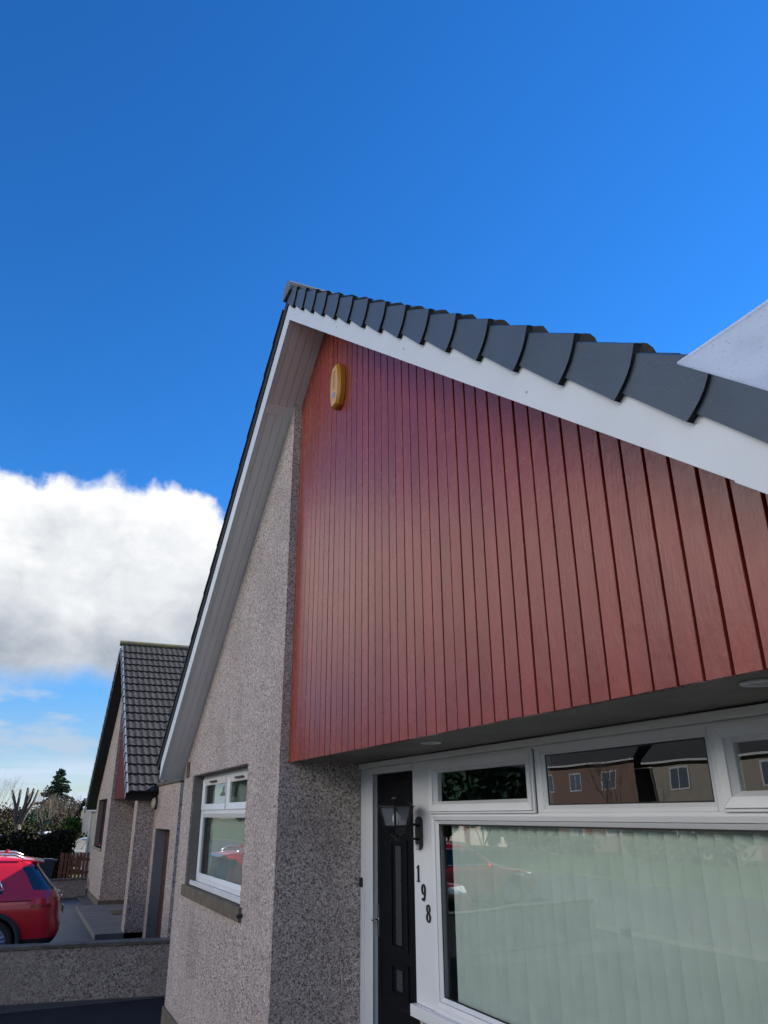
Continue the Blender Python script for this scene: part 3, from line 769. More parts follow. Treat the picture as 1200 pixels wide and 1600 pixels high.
MB().lathe([(.034, -.0852), (.034, -.088), (.001, -.088)], (0, 0, -.115), 'y', 20).build('badge', M['bluelogo'], ab, world=False)

# lantern
ln = thing('wall_lantern', 'black coach lantern on the white panel beside the black door', 'wall lamp', (-6.03, 3.064, z-.155), scale=.92)
bp = MB(); K = 8; pts = []
for i in range(K+1): a = R(180*i/K); pts.append((.062*math.cos(a), .085+.055*math.sin(a)))
for i in range(K+1): a = R(180+180*i/K); pts.append((.062*math.cos(a), -.085+.055*math.sin(a)))
bp.prism(pts, -.022, 0)
bp.build('back_plate', M['black'], ln, world=False, bevel=.005)
MB().tube([(0, -.02, .06), (0, -.07, .075), (0, -.12, .04), (0, -.15, .01), (0, -.185, .02)], .012, 8).tube([(0, -.02, -.05), (0, -.08, -.045), (0, -.13, -.01), (0, -.18, .012)], .010, 8).build('arm', M['black'], ln, world=False, smooth=True)
MB().lathe([(.022, -.02), (.022, -.05), (.018, -.055)], (0.0, 0, -.115), 'y', 10).build('sensor', M['pvc'], ln, world=False)
cx, cy, cz = .0, -.235, .03
hx = MB()
def hexr(r0, zz_): return [(cx+r0*math.cos(R(60*k+30)), cy+r0*math.sin(R(60*k+30)), zz_) for k in range(6)]
def frus(b, a, c_):
    o = len(b.v); b.v += a + c_
    for k in range(6): b.f.append([o+k, o+(k+1) % 6, o+6+(k+1) % 6, o+6+k]); b.mi.append(0)
    b.f.append([o+k for k in range(6)]); b.f.append([o+6+k for k in range(6)]); b.mi += [0, 0]
cap = MB(); frus(cap, hexr(.195, .222), hexr(.195, .229)); frus(cap, hexr(.175, .229), hexr(.085, .285)); frus(cap, hexr(.045, .285), hexr(.045, .300))
cap.lathe([(.016, .30), (.022, .315), (.006, .335), (.001, .345)], (cx, cy, 0), 'z', 10)
cap.build('roof_cap', M['black'], ln, world=False)
cg = MB(); frus(cg, hexr(.112, .048), hexr(.118, .066)); frus(cg, hexr(.075, .0), hexr(.108, .0475)); cg.lathe([(.001, -.075), (.010, -.062), (.016, -.05), (.010, -.038), (.045, -.02), (.05, -.0005)], (cx, cy, 0), 'z', 12)
lo, hi = hexr(.114, .066), hexr(.168, .222)
for k in range(6): cg.tube([lo[k], hi[k]], .010, 6)
cg.build('cage', M['black'], ln, world=False)
gl = MB(); lo, hi = hexr(.108, .067), hexr(.162, .221)
gl.v += lo+hi
for k in range(6): gl.f.append([k, (k+1) % 6, 6+(k+1) % 6, 6+k]); gl.mi.append(0)
gl.build('glass_panes', M['glass_lamp'], ln, world=False)
MB().lathe([(.022, .067), (.022, .085), (.034, .10), (.038, .125), (.030, .155), (.012, .18), (.001, .185)], (cx, cy, 0), 'z', 14).build('bulb', M['bulb'], ln, world=False, smooth=True)

# house number, three serif figures stepping down the white panel
hn = thing('house_number', 'black serif figures 198 stepping down the white panel', 'house number', (-5.98, 3.063, z-.6))
def digit(ch, cx, cz_):
    b = MB(); T = (-.010, 0)
    def ringd(ox, oz, rx, rz, ix, iz, sx=0, mz=0):
        n = 28; o = len(b.v)
        for yy in T:
            for rr in ((rx, rz, 0), (ix, iz, sx)):
                for k in range(n):
                    a = 2*math.pi*k/n; b.v.append((cx+ox+rr[0]*math.cos(a)+rr[2], yy, cz_+oz+rr[1]*math.sin(a)))
        for k in range(n):
            j = (k+1) % n
            for q in ([0+k, 0+j, n+j, n+k], [2*n+k, 2*n+j, 3*n+j, 3*n+k], [k, j, 2*n+j, 2*n+k], [n+k, n+j, 3*n+j, 3*n+k]):
                b.f.append([o+i for i in q]); b.mi.append(0)
    if ch == '1':
        b.prism([(cx-.009, cz_-.052), (cx+.009, cz_-.052), (cx+.009, cz_+.062), (cx-.004, cz_+.062), (cx-.009, cz_+.054)], *T)
        b.prism([(cx-.024, cz_-.062), (cx+.024, cz_-.062), (cx+.024, cz_-.0575), (cx+.009, cz_-.052), (cx-.009, cz_-.052), (cx-.024, cz_-.0575)], *T)
        b.prism([(cx-.009, cz_+.054), (cx-.028, cz_+.042), (cx-.027, cz_+.037), (cx-.009, cz_+.044)], *T)
    if ch == '8':
        ringd(0, .031, .030, .032, .015, .027); ringd(0, -.030, .035, .035, .018, .029)
    if ch == '9':
        ringd(0, .024, .034, .040, .016, .034)
        pts = []
        for i in range(9):
            q = i/8; a = R(0-q*95); pts.append((cx-.0+.034*math.cos(a)-.002*q, cz_+.020+.082*math.sin(a)))
        inner = []
        for i in range(9):
            q = i/8; a = R(0-q*95); inner.append((cx+.018*math.cos(a)-.002-.004*q, cz_+.020+.074*math.sin(a)))
        for i in range(8): b.prism([pts[i], pts[i+1], inner[i+1], inner[i]], *T)
        b.lathe([(.010, -.010), (.010, 0)], (cx-.016, 0, cz_-.048), 'y', 12)
    # local coordinates
    return b
for ch, px, pz in (('1', -.085, .14), ('9', 0.0, .005), ('8', .075, -.135)):
    digit(ch, px, pz).build('figure', M['black'], hn, world=False)

# recessed downlights in the recess ceiling
for i, (px, py, lab) in enumerate(((-2.05, 2.52, 'round recessed downlight under the cladding, above the right-hand window lights'), (-4.82, 2.55, 'round recessed downlight under the cladding, nearer the black door'))):
    d_ = thing('downlight', lab, 'downlight', (px, py, 3.111), 0, 'downlights under the gable cladding')
    MB().lathe([(.052, 0), (.075, -.002), (.075, -.009), (.066, -.014), (.052, -.010), (.050, 0)], (0, 0, 0), 'z', 28).build('bezel', M['pvc'], d_, world=False, smooth=True)
    MB().lathe([(.050, .0), (.048, -.006), (.001, -.007)], (0, 0, 0), 'z', 24).build('lens', M['bulb'], d_, world=False, smooth=True)

# white flat canopy corner on the right, above the eaves
cn = thing('canopy', 'corner of a white flat canopy board jutting in at the right edge', 'canopy', (.2, 1.4, 0))
q = 1.0*.8
cxa, cya, cz_ = -.89, 1.035, .8+Z0
MB().prismz([(cxa, cya), (.9, cya), (.9, 1.74), (cxa, 1.74)], cz_+.004, cz_+.009).build('deck', M['canopy'], cn)
MB().box(cxa+.004, .9, 1.732, 1.738, cz_-.012, cz_+.0035).box(cxa+.5, .9, cya+.30, cya+.33, cz_+.0095, cz_+.05).build('batten', M['pvc'], cn)
MB().box(.5, .56, 1.6, 1.66, 0, cz_+.004).box(.5, .56, 1.12, 1.18, 0, cz_+.004).build('post', M['galv'], cn)

# ------------------------------------------------------------------ cars
def lerp(tab, z_):
    if z_ <= tab[0][0]: return tab[0][1]
    for (a, u), (b_, v) in zip(tab, tab[1:]):
        if z_ <= b_:
            q = (z_-a)/(b_-a); return u+(v-u)*q
    return tab[-1][1]
def car(label, paint, loc, rz, kind='suv', group=None, scale=1., glassm=None):
    r = thing('parked_car', label, 'car', loc, rz, group, scale)
    rear = [(.28, -2.05), (.36, -2.16), (.50, -2.21), (.62, -2.215), (.70, -2.17), (.92, -2.16), (1.02, -2.12), (1.10, -2.07), (1.16, -2.00), (1.30, -1.87), (1.46, -1.74), (1.54, -1.72), (1.60, -1.50), (1.645, -1.0)]
    front = [(.28, 2.05), (.40, 2.17), (.60, 2.21), (.75, 2.17), (.86, 2.05), (.93, 1.80), (.99, 1.45), (1.05, 1.15), (1.10, 1.02), (1.30, .66), (1.46, .38), (1.56, .18), (1.60, .02), (1.645, -.3)]
    wid = [(.28, .84), (.40, .90), (.60, .925), (.80, .93), (.92, .925), (1.00, .905), (1.06, .875), (1.10, .85), (1.30, .76), (1.46, .68), (1.54, .63), (1.60, .55), (1.645, .30)]
    corner = [(.28, .30), (.9, .34), (1.06, .30), (1.3, .22), (1.645, .2)]
    levels = [.28, .34, .42, .50, .58, .66, .72, .80, .86, .92, .96, 1.0, 1.04, 1.08, 1.12, 1.18, 1.24, 1.30, 1.36, 1.42, 1.47, 1.51, 1.55, 1.59, 1.62, 1.645]
    ncor = 5; NS = 56
    WH = [(-1.17, .37), (1.36, .37)]; RA = .40
    def outline(z_):
        xr, xf, w_, c_ = lerp(rear, z_), lerp(front, z_), lerp(wid, z_), lerp(corner, z_)
        c_ = min(c_, w_*.8)
        pts = [(xr-.03, 0), (xr-.02, (w_-c_)*.5), (xr, w_-c_)]
        for i in range(1, ncor): a = R(90*i/ncor); pts.append((xr+c_*(1-math.cos(a)), w_-c_+c_*math.sin(a)))
        xa, xb = xr+c_, xf-c_*1.3
        for i in range(NS+1):
            q = i/NS; x = xa+(xb-xa)*q
            pts.append((x, w_ - .02*abs(2*q-1)**3))
        w2 = w_-.02
        for i in range(1, ncor): a = R(90*i/ncor); pts.append((xb+c_*1.3*math.sin(a), w2-c_+c_*math.cos(a)))
        pts += [(xf, w2-c_), (xf+.03, (w2-c_)*.5), (xf+.04, 0)]
        return pts
    G = []
    for z_ in levels:
        row = []
        for (x, y) in outline(z_):
            zz_ = z_; yy = y
            row.append([x, yy, zz_])
        G.append(row)
    nr, ncol = len(G), len(G[0])
    # lift everything inside a wheel arch onto the arch circle
    for row in G:
        for p in row:
            if abs(p[1]) > .5:
                for (wx, wz) in WH:
                    d = RA*RA-(p[0]-wx)**2
                    if d > 0:
                        za = wz+math.sqrt(d)
                        if p[2] < za: p[2] = za
    i0 = 2+ncor                                     # first side column
    def cls(i, j):                                  # cell class: i level, j column
        z_ = (levels[i]+levels[i+1])/2; q = (j-i0)/NS
        if j < 3 and 1.14 < z_ < 1.47: return 1      # rear screen
        if j < i0+1 and 1.14 < z_ < 1.47: return 1
        if j > ncol-4-1 and 1.08 < z_ < 1.55: return 1   # windscreen
        if j > ncol-ncor-3 and 1.08 < z_ < 1.54: return 1
        xx = G[i][j][0]
        if i0 <= j < i0+NS and 1.09 < z_ < 1.47:
            xr = lerp(rear, z_); xf = lerp(front, z_)
            if xx > -1.26+(z_-1.1)*.7 and xx < .9-(z_-1.1)*1.45:
                if abs(xx+.98+(z_-1.1)*.1) < .035 or abs(xx+.05) < .035: return 2
                return 1
        if 2 <= j <= i0+9 and .84 < z_ < 1.0 and xx < -1.68-(.99-z_)*.5: return 3 if z_ > .93 or j < i0-2 else 5   # tail lamp
        
        if j >= ncol-ncor-6 and j < ncol-3 and .72 < z_ < .86: return 4   # headlamp
        if z_ < .44: return 2
        if j >= ncol-4 and .46 < z_ < .72: return 2
        return 0
    mats = [(paint, 'body'), (glassm or M['carglass'], 'windows'), (M['plastic'], 'trim'), (M['tail'], 'tail_light'), (M['head'], 'headlight'), (M['taildark'], 'tail_light')]
    for ci, (mt, nm) in enumerate(mats):
        for half in ((1, -1),) if ci in (0, 1, 2) else ((1,), (-1,)):
            b = MB()
            for sgn in half:
                o = len(b.v)
                for row in G: b.v += [(p[0], p[1]*sgn, p[2]) for p in row]
                for i in range(nr-1):
                    for j in range(ncol-1):
                        if cls(i, j) == ci:
                            b.f.append([o+i*ncol+j, o+i*ncol+j+1, o+(i+1)*ncol+j+1, o+(i+1)*ncol+j]); b.mi.append(0)
            if ci == 0:
                o = len(b.v); b.v += [(p[0], p[1], p[2]) for p in G[-1]] + [(p[0], -p[1], p[2]) for p in G[-1]]
                for j in range(ncol-1): b.f.append([o+j, o+j+1, o+ncol+j+1, o+ncol+j]); b.mi.append(0)
            bo = b.build(nm, mt, r, world=False, smooth=True)
            bm = bmesh.new(); bm.from_mesh(bo.data)
            bmesh.ops.delete(bm, geom=[v for v in bm.verts if not v.link_faces], context='VERTS')
            bmesh.ops.remove_doubles(bm, verts=bm.verts, dist=.0008)
            bmesh.ops.recalc_face_normals(bm, faces=bm.faces); bm.to_mesh(bo.data); bm.free()
            bo.data.polygons.foreach_set('use_smooth', [True]*len(bo.data.polygons))
    # dark underbody and arch lining
    MB().box(-1.95, 1.95, -.62, .62, .24, .60).build('underbody', M['rubber'], r, world=False)
    for sgn in (1, -1):
        for (wx, wz) in WH:
            lip = MB(); K = 18
            for i in range(K):
                a0, a1 = R(-12+204*i/K), R(-12+204*(i+1)/K)
                y_in, y_out = sgn*.70, sgn*.945
                pa = [(wx+rr*math.cos(a), yy, wz+rr*math.sin(a)) for a in (a0, a1) for rr, yy in ((RA-.012, y_in), (RA-.012, y_out), (RA+.055, y_out-.006*sgn), (RA+.06, y_out-.03*sgn))]
                lip.add(pa, [(0, 1, 5, 4), (1, 2, 6, 5), (2, 3, 7, 6)])
            lip.build('wheel_arch', M['plastic'], r, world=False, smooth=True)
            wh = MB().lathe([(.21, .06), (.30, .09), (.345, .085), (.36, .05), (.36, -.10), (.345, -.13), (.20, -.13)], (wx, 0, 0), 'y', 32)
            for k in range(len(wh.v)): v = wh.v[k]; wh.v[k] = (v[0], sgn*(.80+v[1]), .36+v[2])
            wo_ = wh.build('wheel', M['rubber'], r, world=False, smooth=True)
            rm_ = MB(); 
            for k in range(5):
                a = R(72*k+18)
                for da in (-.16, .16):
                    rm_.tube([(wx+.05*math.cos(a), sgn*.85, .36+.05*math.sin(a)), (wx+.235*math.cos(a+da), sgn*.875, .36+.235*math.sin(a+da))], [.03, .022], 6)
            rm_.lathe([(.235, 0), (.25, .012), (.238, .02), (.228, .01)], (wx, 0, 0), 'y', 32)
            for k in range(len(rm_.v)-32*4, len(rm_.v)): v = rm_.v[k]; rm_.v[k] = (v[0], sgn*(.865+v[1]), .36+v[2])
            rm_.build('rim', M['rim'], wo_, world=False)
        # mirror, rail, window trim
        mi_ = MB(); o = Vector((.60, sgn*.98, 1.10))
        mi_.lathe([(.001, -.11), (.05, -.10), (.07, -.05), (.075, .04), (.06, .09), (.001, .11)], (0, 0, 0), 'y', 12)
        mi_.v = [(.60+v[0]*.8, sgn*.99+v[1]*.9, 1.10+v[2]*1.0) for v in mi_.v]
        mi_.build('mirror', paint, r, world=False, smooth=True)
        if kind == 'suv':
            MB().tube([(-1.50, sgn*.60, 1.60), (-1.35, sgn*.60, 1.655), (-.6, sgn*.60, 1.685), (.0, sgn*.60, 1.655), (.15, sgn*.60, 1.61)], .018, 8).build('roof_rail', M['roofsilver'], r, world=False, smooth=True)
            def sp_(z_, x): return (x, sgn*(lerp(wid, z_)+.006), z_)
            tr = [sp_(1.10, .86), sp_(1.095, 0.), sp_(1.095, -.8), sp_(1.10, -1.16), sp_(1.15, -1.27), sp_(1.22, -1.22), sp_(1.36, -1.08), sp_(1.465, -.97), sp_(1.475, -.6), sp_(1.475, .1), sp_(1.44, .32)]
            MB().tube(tr, .017, 6).build('window_trim', M['silver'], r, world=False, smooth=True)
            MB().tube([sp_(.985, -1.72), sp_(.985, -1.2), sp_(.975, 0), sp_(.94, 1.3)], .010, 6).build('shoulder_line', paint, r, world=False, smooth=True)
    if kind == 'suv':
        s = MB(); s.add([(-1.50, -.60, 1.585), (-1.50, .60, 1.585), (-1.84, .56, 1.535), (-1.84, -.56, 1.535), (-1.50, -.60, 1.545), (-1.50, .60, 1.545), (-1.83, .56, 1.510), (-1.83, -.56, 1.510)],
                        [(0, 1, 2, 3), (7, 6, 5, 4), (0, 4, 5, 1), (1, 5, 6, 2), (2, 6, 7, 3), (3, 7, 4, 0)])
        s.build('spoiler', paint, r, world=False, bevel=.008)
        s = MB(); s.prism([(-1.22, 1.63), (-1.02, 1.64), (-1.16, 1.675), (-1.22, 1.72), (-1.26, 1.72)], -.018, .018)
        s.build('antenna_fin', paint, r, world=False, bevel=.006)
        s = MB()
        for sg in (1, -1): MB().tube([(-2.20, sg*.35, 1.0), (-2.17, sg*.6, 1.0)], .010, 6).build('tailgate_trim', M['silver'], r, world=False)
        MB().box(-2.262, -2.2505, -.26, .26, .705, .815).build('number_plate', mat('plate_yellow', (.6, .45, .05), .4), r, world=False)
    return r
car('red hatchback SUV seen from behind over the low wall', M['carred'], (-18.5, 1.10-2.24*1.17, 0), R(-90), 'suv', None, 1.17)
car('red car parked nose to the street, seen only as a reflection in the long window', M['carred'], (-22.0, -6.1, 0), R(-90), 'suv', None, 1.10)
def row(x): return x
car('dark blue car with a bright windscreen beside the white corner of the far house', M['carblue'], (-44.5, 3.6, .0), R(200), 'hatch', None, 1.0, M['windowfar'])
car('silver car roof just showing over the middle of the dark hedge', M['carsilver'], (-58, 1.5, .0), R(80), 'hatch', 'silver cars behind the hedge', 1.0)
car('silver car roof showing over the left of the dark hedge, smaller', M['carsilver'], (-62, .3, .0), R(85), 'hatch', 'silver cars behind the hedge', .97)
car('pale car roof showing over the right end of the dark hedge', M['carwhite'], (-66, 3.5, .0), R(95), 'hatch', 'silver cars behind the hedge', .97)
car('white car parked across the street, seen only as a reflection in the upper lights', M['carwhite'], (-26, -30.0, .1), R(8), 'hatch', None, 1.1)

# wheelie bin
wb = thing('wheelie_bin', 'navy blue wheelie bin standing behind the far low wall', 'bin', (-32.2, 1.18, 0))
b = MB(); a, c_ = .20, .28
b.add([(-a, -a, .06), (a, -a, .06), (a, a, .06), (-a, a, .06), (-c_, -c_, 1.10), (c_, -c_, 1.10), (c_, c_, 1.10), (-c_, c_, 1.10)], [(3, 2, 1, 0), (4, 5, 6, 7), (0, 1, 5, 4), (1, 2, 6, 5), (2, 3, 7, 6), (3, 0, 4, 7)])
b.build('body', M['bin'], wb, world=False, bevel=.02)
MB().prismx([(-.31, 1.10), (.34, 1.10), (.34, 1.15), (.20, 1.20), (-.10, 1.21), (-.31, 1.15)], -.30, .30).build('lid', M['bin'], wb, world=False, bevel=.015)
MB().tube([(-.22, .36, 1.16), (.22, .36, 1.16)], .018, 8).build('handle', M['bin'], wb, world=False)
for sx in (-.2, .2): MB().lathe([(.09, -.03), (.10, 0), (.09, .03)], (sx, .2, .10), 'x', 16).build('wheel', M['rubber'], wb, world=False)

# ------------------------------------------------------------------ planting
def leafmesh(b, rn, P_, s_, mi=0):
    d = Vector((rn.gauss(0, 1), rn.gauss(0, 1), rn.gauss(0, 1))).normalized(); e_ = d.cross(Vector((rn.gauss(0, 1), rn.gauss(0, 1), rn.gauss(0, 1)))).normalized()
    a = s_*rn.uniform(.6, 1.3); w_ = a*.45
    o = len(b.v); b.v += [tuple(P_-d*a*.5), tuple(P_+e_*w_), tuple(P_+d*a*.6), tuple(P_-e_*w_)]; b.f.append([o, o+1, o+2, o+3]); b.mi.append(mi)
def bush(name, label, cat, x, y, w_, d_, h_, mt, seed, n=1600, s_=.16, z0=0, group=None, lumps=9):
    rn = random.Random(seed); r = thing(name, label, cat, (x, y, 0), 0, group)
    L_ = [(rn.uniform(-.42, .42)*d_, rn.uniform(-.42, .42)*w_, z0+(h_-z0)*rn.uniform(.30, .78), rn.uniform(.20, .34)) for _ in range(lumps)]
    b = MB()
    for _ in range(n):
        c = rn.choice(L_); v = Vector((rn.gauss(0, 1), rn.gauss(0, 1), rn.gauss(0, 1))).normalized()*(rn.random()**.35)
        P_ = Vector((c[0]+v.x*c[3]*d_, c[1]+v.y*c[3]*w_, max(.05, c[2]+v.z*c[3]*h_*.8)))
        leafmesh(b, rn, P_, s_)
    b.build('foliage', mt, r, world=False)
    tb = MB()
    for _ in range(5):
        c = rn.choice(L_); tb.tube([(rn.uniform(-.1, .1), rn.uniform(-.1, .1), 0), (c[0]*.5, c[1]*.5, c[2]*.5), (c[0], c[1], c[2])], [.06, .04, .015], 5)
    tb.build('stems', M['bark'], r, world=False)
    return r
def branches(b, rn, p, d, L, rad, depth, spread=.5, up=.15):
    q = p; pts = [p]; rr = [rad]
    for k in range(3):
        d = (d+Vector((rn.uniform(-.12, .12), rn.uniform(-.12, .12), up*.3))).normalized(); q = q+d*(L/3); pts.append(q); rr.append(rad*(1-.22*(k+1)))
    b.tube(pts, rr, 5 if rad > .03 else 3, cap=False)
    if depth == 0: return
    for k in range(rn.choice((2, 3, 3))):
        nd = (d+Vector((rn.uniform(-spread, spread), rn.uniform(-spread, spread), rn.uniform(-.1, spread)))).normalized()
        s0 = pts[rn.choice((2, 3, 3))]
        branches(b, rn, s0, nd, L*rn.uniform(.6, .85), rad*.55, depth-1, spread, up)
def baretree(label, x, y, h_, seed, mt, group=None, depth=5, rad=.09, spread=.55, lean=0):
    rn = random.Random(seed); r = thing('bare_tree', label, 'tree', (x, y, 0), 0, group)
    b = MB(); b.tube([(0, 0, 0), (0, lean*.2, h_*.16), (0, lean*.4, h_*.26)], [rad*1.4, rad*1.1, rad], 8); b.build('trunk', mt, r, world=False, smooth=True)
    c = MB()
    for k in range(5):
        a = 2*math.pi*k/5; branches(c, rn, Vector((0, lean*.4, h_*.25)), Vector((math.cos(a)*.4, math.sin(a)*.4, 1)).normalized(), h_*.25, rad*.6, depth, spread)
    c.build('crown', mt, r, world=False)
    return r

# hedge
def hedge(label, x, y0, y1, d_, h_, mt, seed, n, s_):
    rn = random.Random(seed); r = thing('hedge', label, 'hedge', (x, (y0+y1)/2, 0)); W = y1-y0; b = MB()
    for _ in range(n):
        yy = rn.uniform(-W/2, W/2); top_ = h_*(1+.05*math.sin(yy*2.3)+.04*math.sin(yy*5.1+1)); f = rn.random()
        if f < .6: P_ = Vector((d_/2+rn.gauss(0, .10), yy, rn.uniform(.05, top_)))
        else: P_ = Vector((rn.uniform(-d_/2, d_/2), yy, top_+rn.gauss(0, .06)))
        leafmesh(b, rn, P_, s_)
    b.build('foliage', mt, r, world=False)
    MB().box(-d_/2+.1, d_/2-.12, -W/2+.1, W/2-.1, 0, h_*.93).build('core', M['dark'] if False else M['hedge'], r, world=False)
hedge('dark clipped hedge behind the red car and the wheelie bin', -40, -4, 2.55, 1.4, 1.90, M['hedge'], 1, 9000, .12)
# fence
fn = thing('wooden_fence', 'red-brown picket fence beside the dark hedge', 'fence', (-37.5, 2.4, 0))
fb = MB(); y = 1.95; rn = random.Random(6)
while y < 3.4: fb.box(-37.5, -37.475, y, y+.10, .05, 1.16+rn.uniform(-.02, .02)); y += .145
fb.box(-37.54, -37.502, 1.9, 3.4, .35, .44).box(-37.54, -37.502, 1.9, 3.4, .85, .94); fb.build('pickets', M['wood'], fn)
MB().box(-37.62, -37.545, 1.9, 1.98, 0, 1.2).box(-37.62, -37.545, 3.2, 3.28, 0, 1.2).build('posts', M['wood'], fn)

# pollarded tree
rn = random.Random(21)
pt = thing('pollarded_tree', 'pollarded tree with thick cut-off limbs against the sky', 'tree', (-62, .10, 0))
pt.scale = (.8, .80, 1)
b = MB(); b.tube([(0, -.1, 0), (0, 0, 1.3), (0, .05, 2.1)], [.34, .27, .25], 10); b.build('trunk', M['bark'], pt, world=False, smooth=True)
b = MB()
for (pts, ra) in (
    ([(0, 0, 1.6), (0, -.30, 2.5), (0, -.35, 3.1), (0, -.72, 3.9), (0, -.85, 4.35)], [.22, .18, .15, .12, .11]),
    ([(0, -.32, 2.9), (.1, -.26, 3.5), (.1, -.22, 4.38)], [.13, .11, .10]),
    ([(0, 0, 1.9), (0, .12, 2.6), (.1, .32, 3.4), (0, .36, 4.5)], [.20, .17, .14, .11]),
    ([(0, .05, 1.9), (-.1, .30, 2.7), (-.1, .62, 3.6), (0, .84, 4.45)], [.19, .16, .13, .10]),
    ([(0, .05, 1.8), (.1, .45, 2.7), (.1, .95, 3.5), (0, 1.22, 4.35)], [.18, .15, .12, .09]),
    ([(0, .2, 3.0), (.2, .45, 3.6), (.2, .62, 4.1)], [.10, .09, .08])):
    b.tube(pts, ra, 8)
b.build('limbs', M['bark'], pt, world=False, smooth=True)

# conifer
cf = thing('conifer_tree', 'tall dark conifer rising above the bare trees', 'tree', (-108, 4.15, 0))
MB().tube([(0, 0, 0), (0, 0, 8.3)], [.22, .03], 8).build('trunk', M['bark'], cf, world=False)
b = MB(); rn = random.Random(31)
for i in range(150):
    q = (i/150)**.9; z_ = 1.2+6.9*q; L_ = (4.1*(1-q)**.85+.12)*rn.uniform(.62, 1.1); a = rn.uniform(0, 2*math.pi)
    n_ = int(14+95*(1-q))
    for k in range(n_):
        s_ = rn.random()**.6*L_; dr_ = -.10*s_*s_/max(L_, .1)+.06*s_
        P_ = Vector((math.cos(a)*s_+rn.gauss(0, .10), math.sin(a)*s_+rn.gauss(0, .10), z_+dr_*1.5+rn.gauss(0, .05)-.02))
        leafmesh(b, rn, P_, .26)
b.build('crown', M['conifer'], cf, world=False)

baretree('tall thin leafless tree at the far left of the skyline', -95, -1.6, 7.0, 41, M['twig'], 'bare trees beyond the hedge', 5, .06, .45)
baretree('small pale multi-stemmed bare tree below the conifer', -56, 1.75, 3.9, 42, M['barkpale'], 'bare trees beyond the hedge', 5, .06, .5)
baretree('brownish bare tree right of the conifer, by the far house', -70, 3.6, 4.2, 43, M['twig'], 'bare trees beyond the hedge', 5, .06, .6)
baretree('bare tree between the pollarded tree and the conifer', -84, 2.2, 5.0, 44, M['twig'], 'bare trees beyond the hedge', 5, .06, .6)
specs = [('brown leafless shrub mass at the left end of the tree line', -72, -1.8, 3.4, 2.6, 3.4, 'brown'), ('olive shrub behind the hedge, left of the pollarded tree', -66, -.6, 3.0, 2.4, 2.6, 'olive'),
         ('dark evergreen bush at the foot of the pollarded tree', -74, 1.1, 2.4, 2.4, 3.2, 'conifer'), ('brown shrub below the conifer, in the middle of the tree line', -78, 2.6, 2.6, 2.4, 3.1, 'brown'),
         ('dark green bush left of the conifer', -90, 2.5, 2.0, 2.0, 3.8, 'conifer'), ('bright green rounded bush beside the far house', -58, 4.1, 2.0, 2.0, 2.55, 'leaf'),
         ('green bush just left of the bright one', -62, 3.2, 1.8, 2.0, 2.1, 'leaf'), ('purplish brown shrub mass right of the conifer', -88, 4.9, 3.4, 2.4, 4.0, 'brown'),
         ('low olive shrub behind the silver car roofs', -70, 1.4, 3.4, 2.0, 2.2, 'olive'), ('distant dark shrub on the skyline at the far left', -110, -2.2, 3.6, 2.6, 3.6, 'conifer'),
         ('low brown shrub in front of the bright green bush', -50, 3.4, 2.2, 1.4, 1.7, 'olive')]
for i, (lab, x, y, w_, d_, h_, k) in enumerate(specs):
    bush('shrub', lab, 'shrub', x, y, w_*1.25, d_, h_*1.06, M[k], 60+i, 5200, .17, lumps=16)
# low planting and lit grass tuft behind the far wall
rn = random.Random(77)
b = MB()
for _ in range(2600): leafmesh(b, rn, Vector((-33.5+rn.uniform(-1.4, 1.2), rn.uniform(-.5, 2.4), rn.uniform(.02, .14))), .10)
g_ = b.build('grass_tufts', M['leaf'], loc=(-33.5, 1, 0)); tag(g_, 'rough grass in front of the picket fence', 'grass'); g_['kind'] = 'stuff'
# lamp post
lp = thing('lamp_post', 'slim pale lamp post beside the pollarded tree', 'lamp post', (-76, .60, 0))
MB().tube([(0, 0, 0), (0, 0, 1.), (0, .02, 3.1)], [.06, .05, .035], 10).build('pole', M['galv'], lp, world=False)
MB().tube([(0, .02, 3.1), (0, .08, 3.22), (0, .20, 3.3)], [.035, .05, .04], 8).lathe([(.03, 0), (.10, .02), (.12, .10), (.02, .16)], (0, .08, 3.2), 'z', 12).build('lamp_head', M['galv'], lp, world=False)

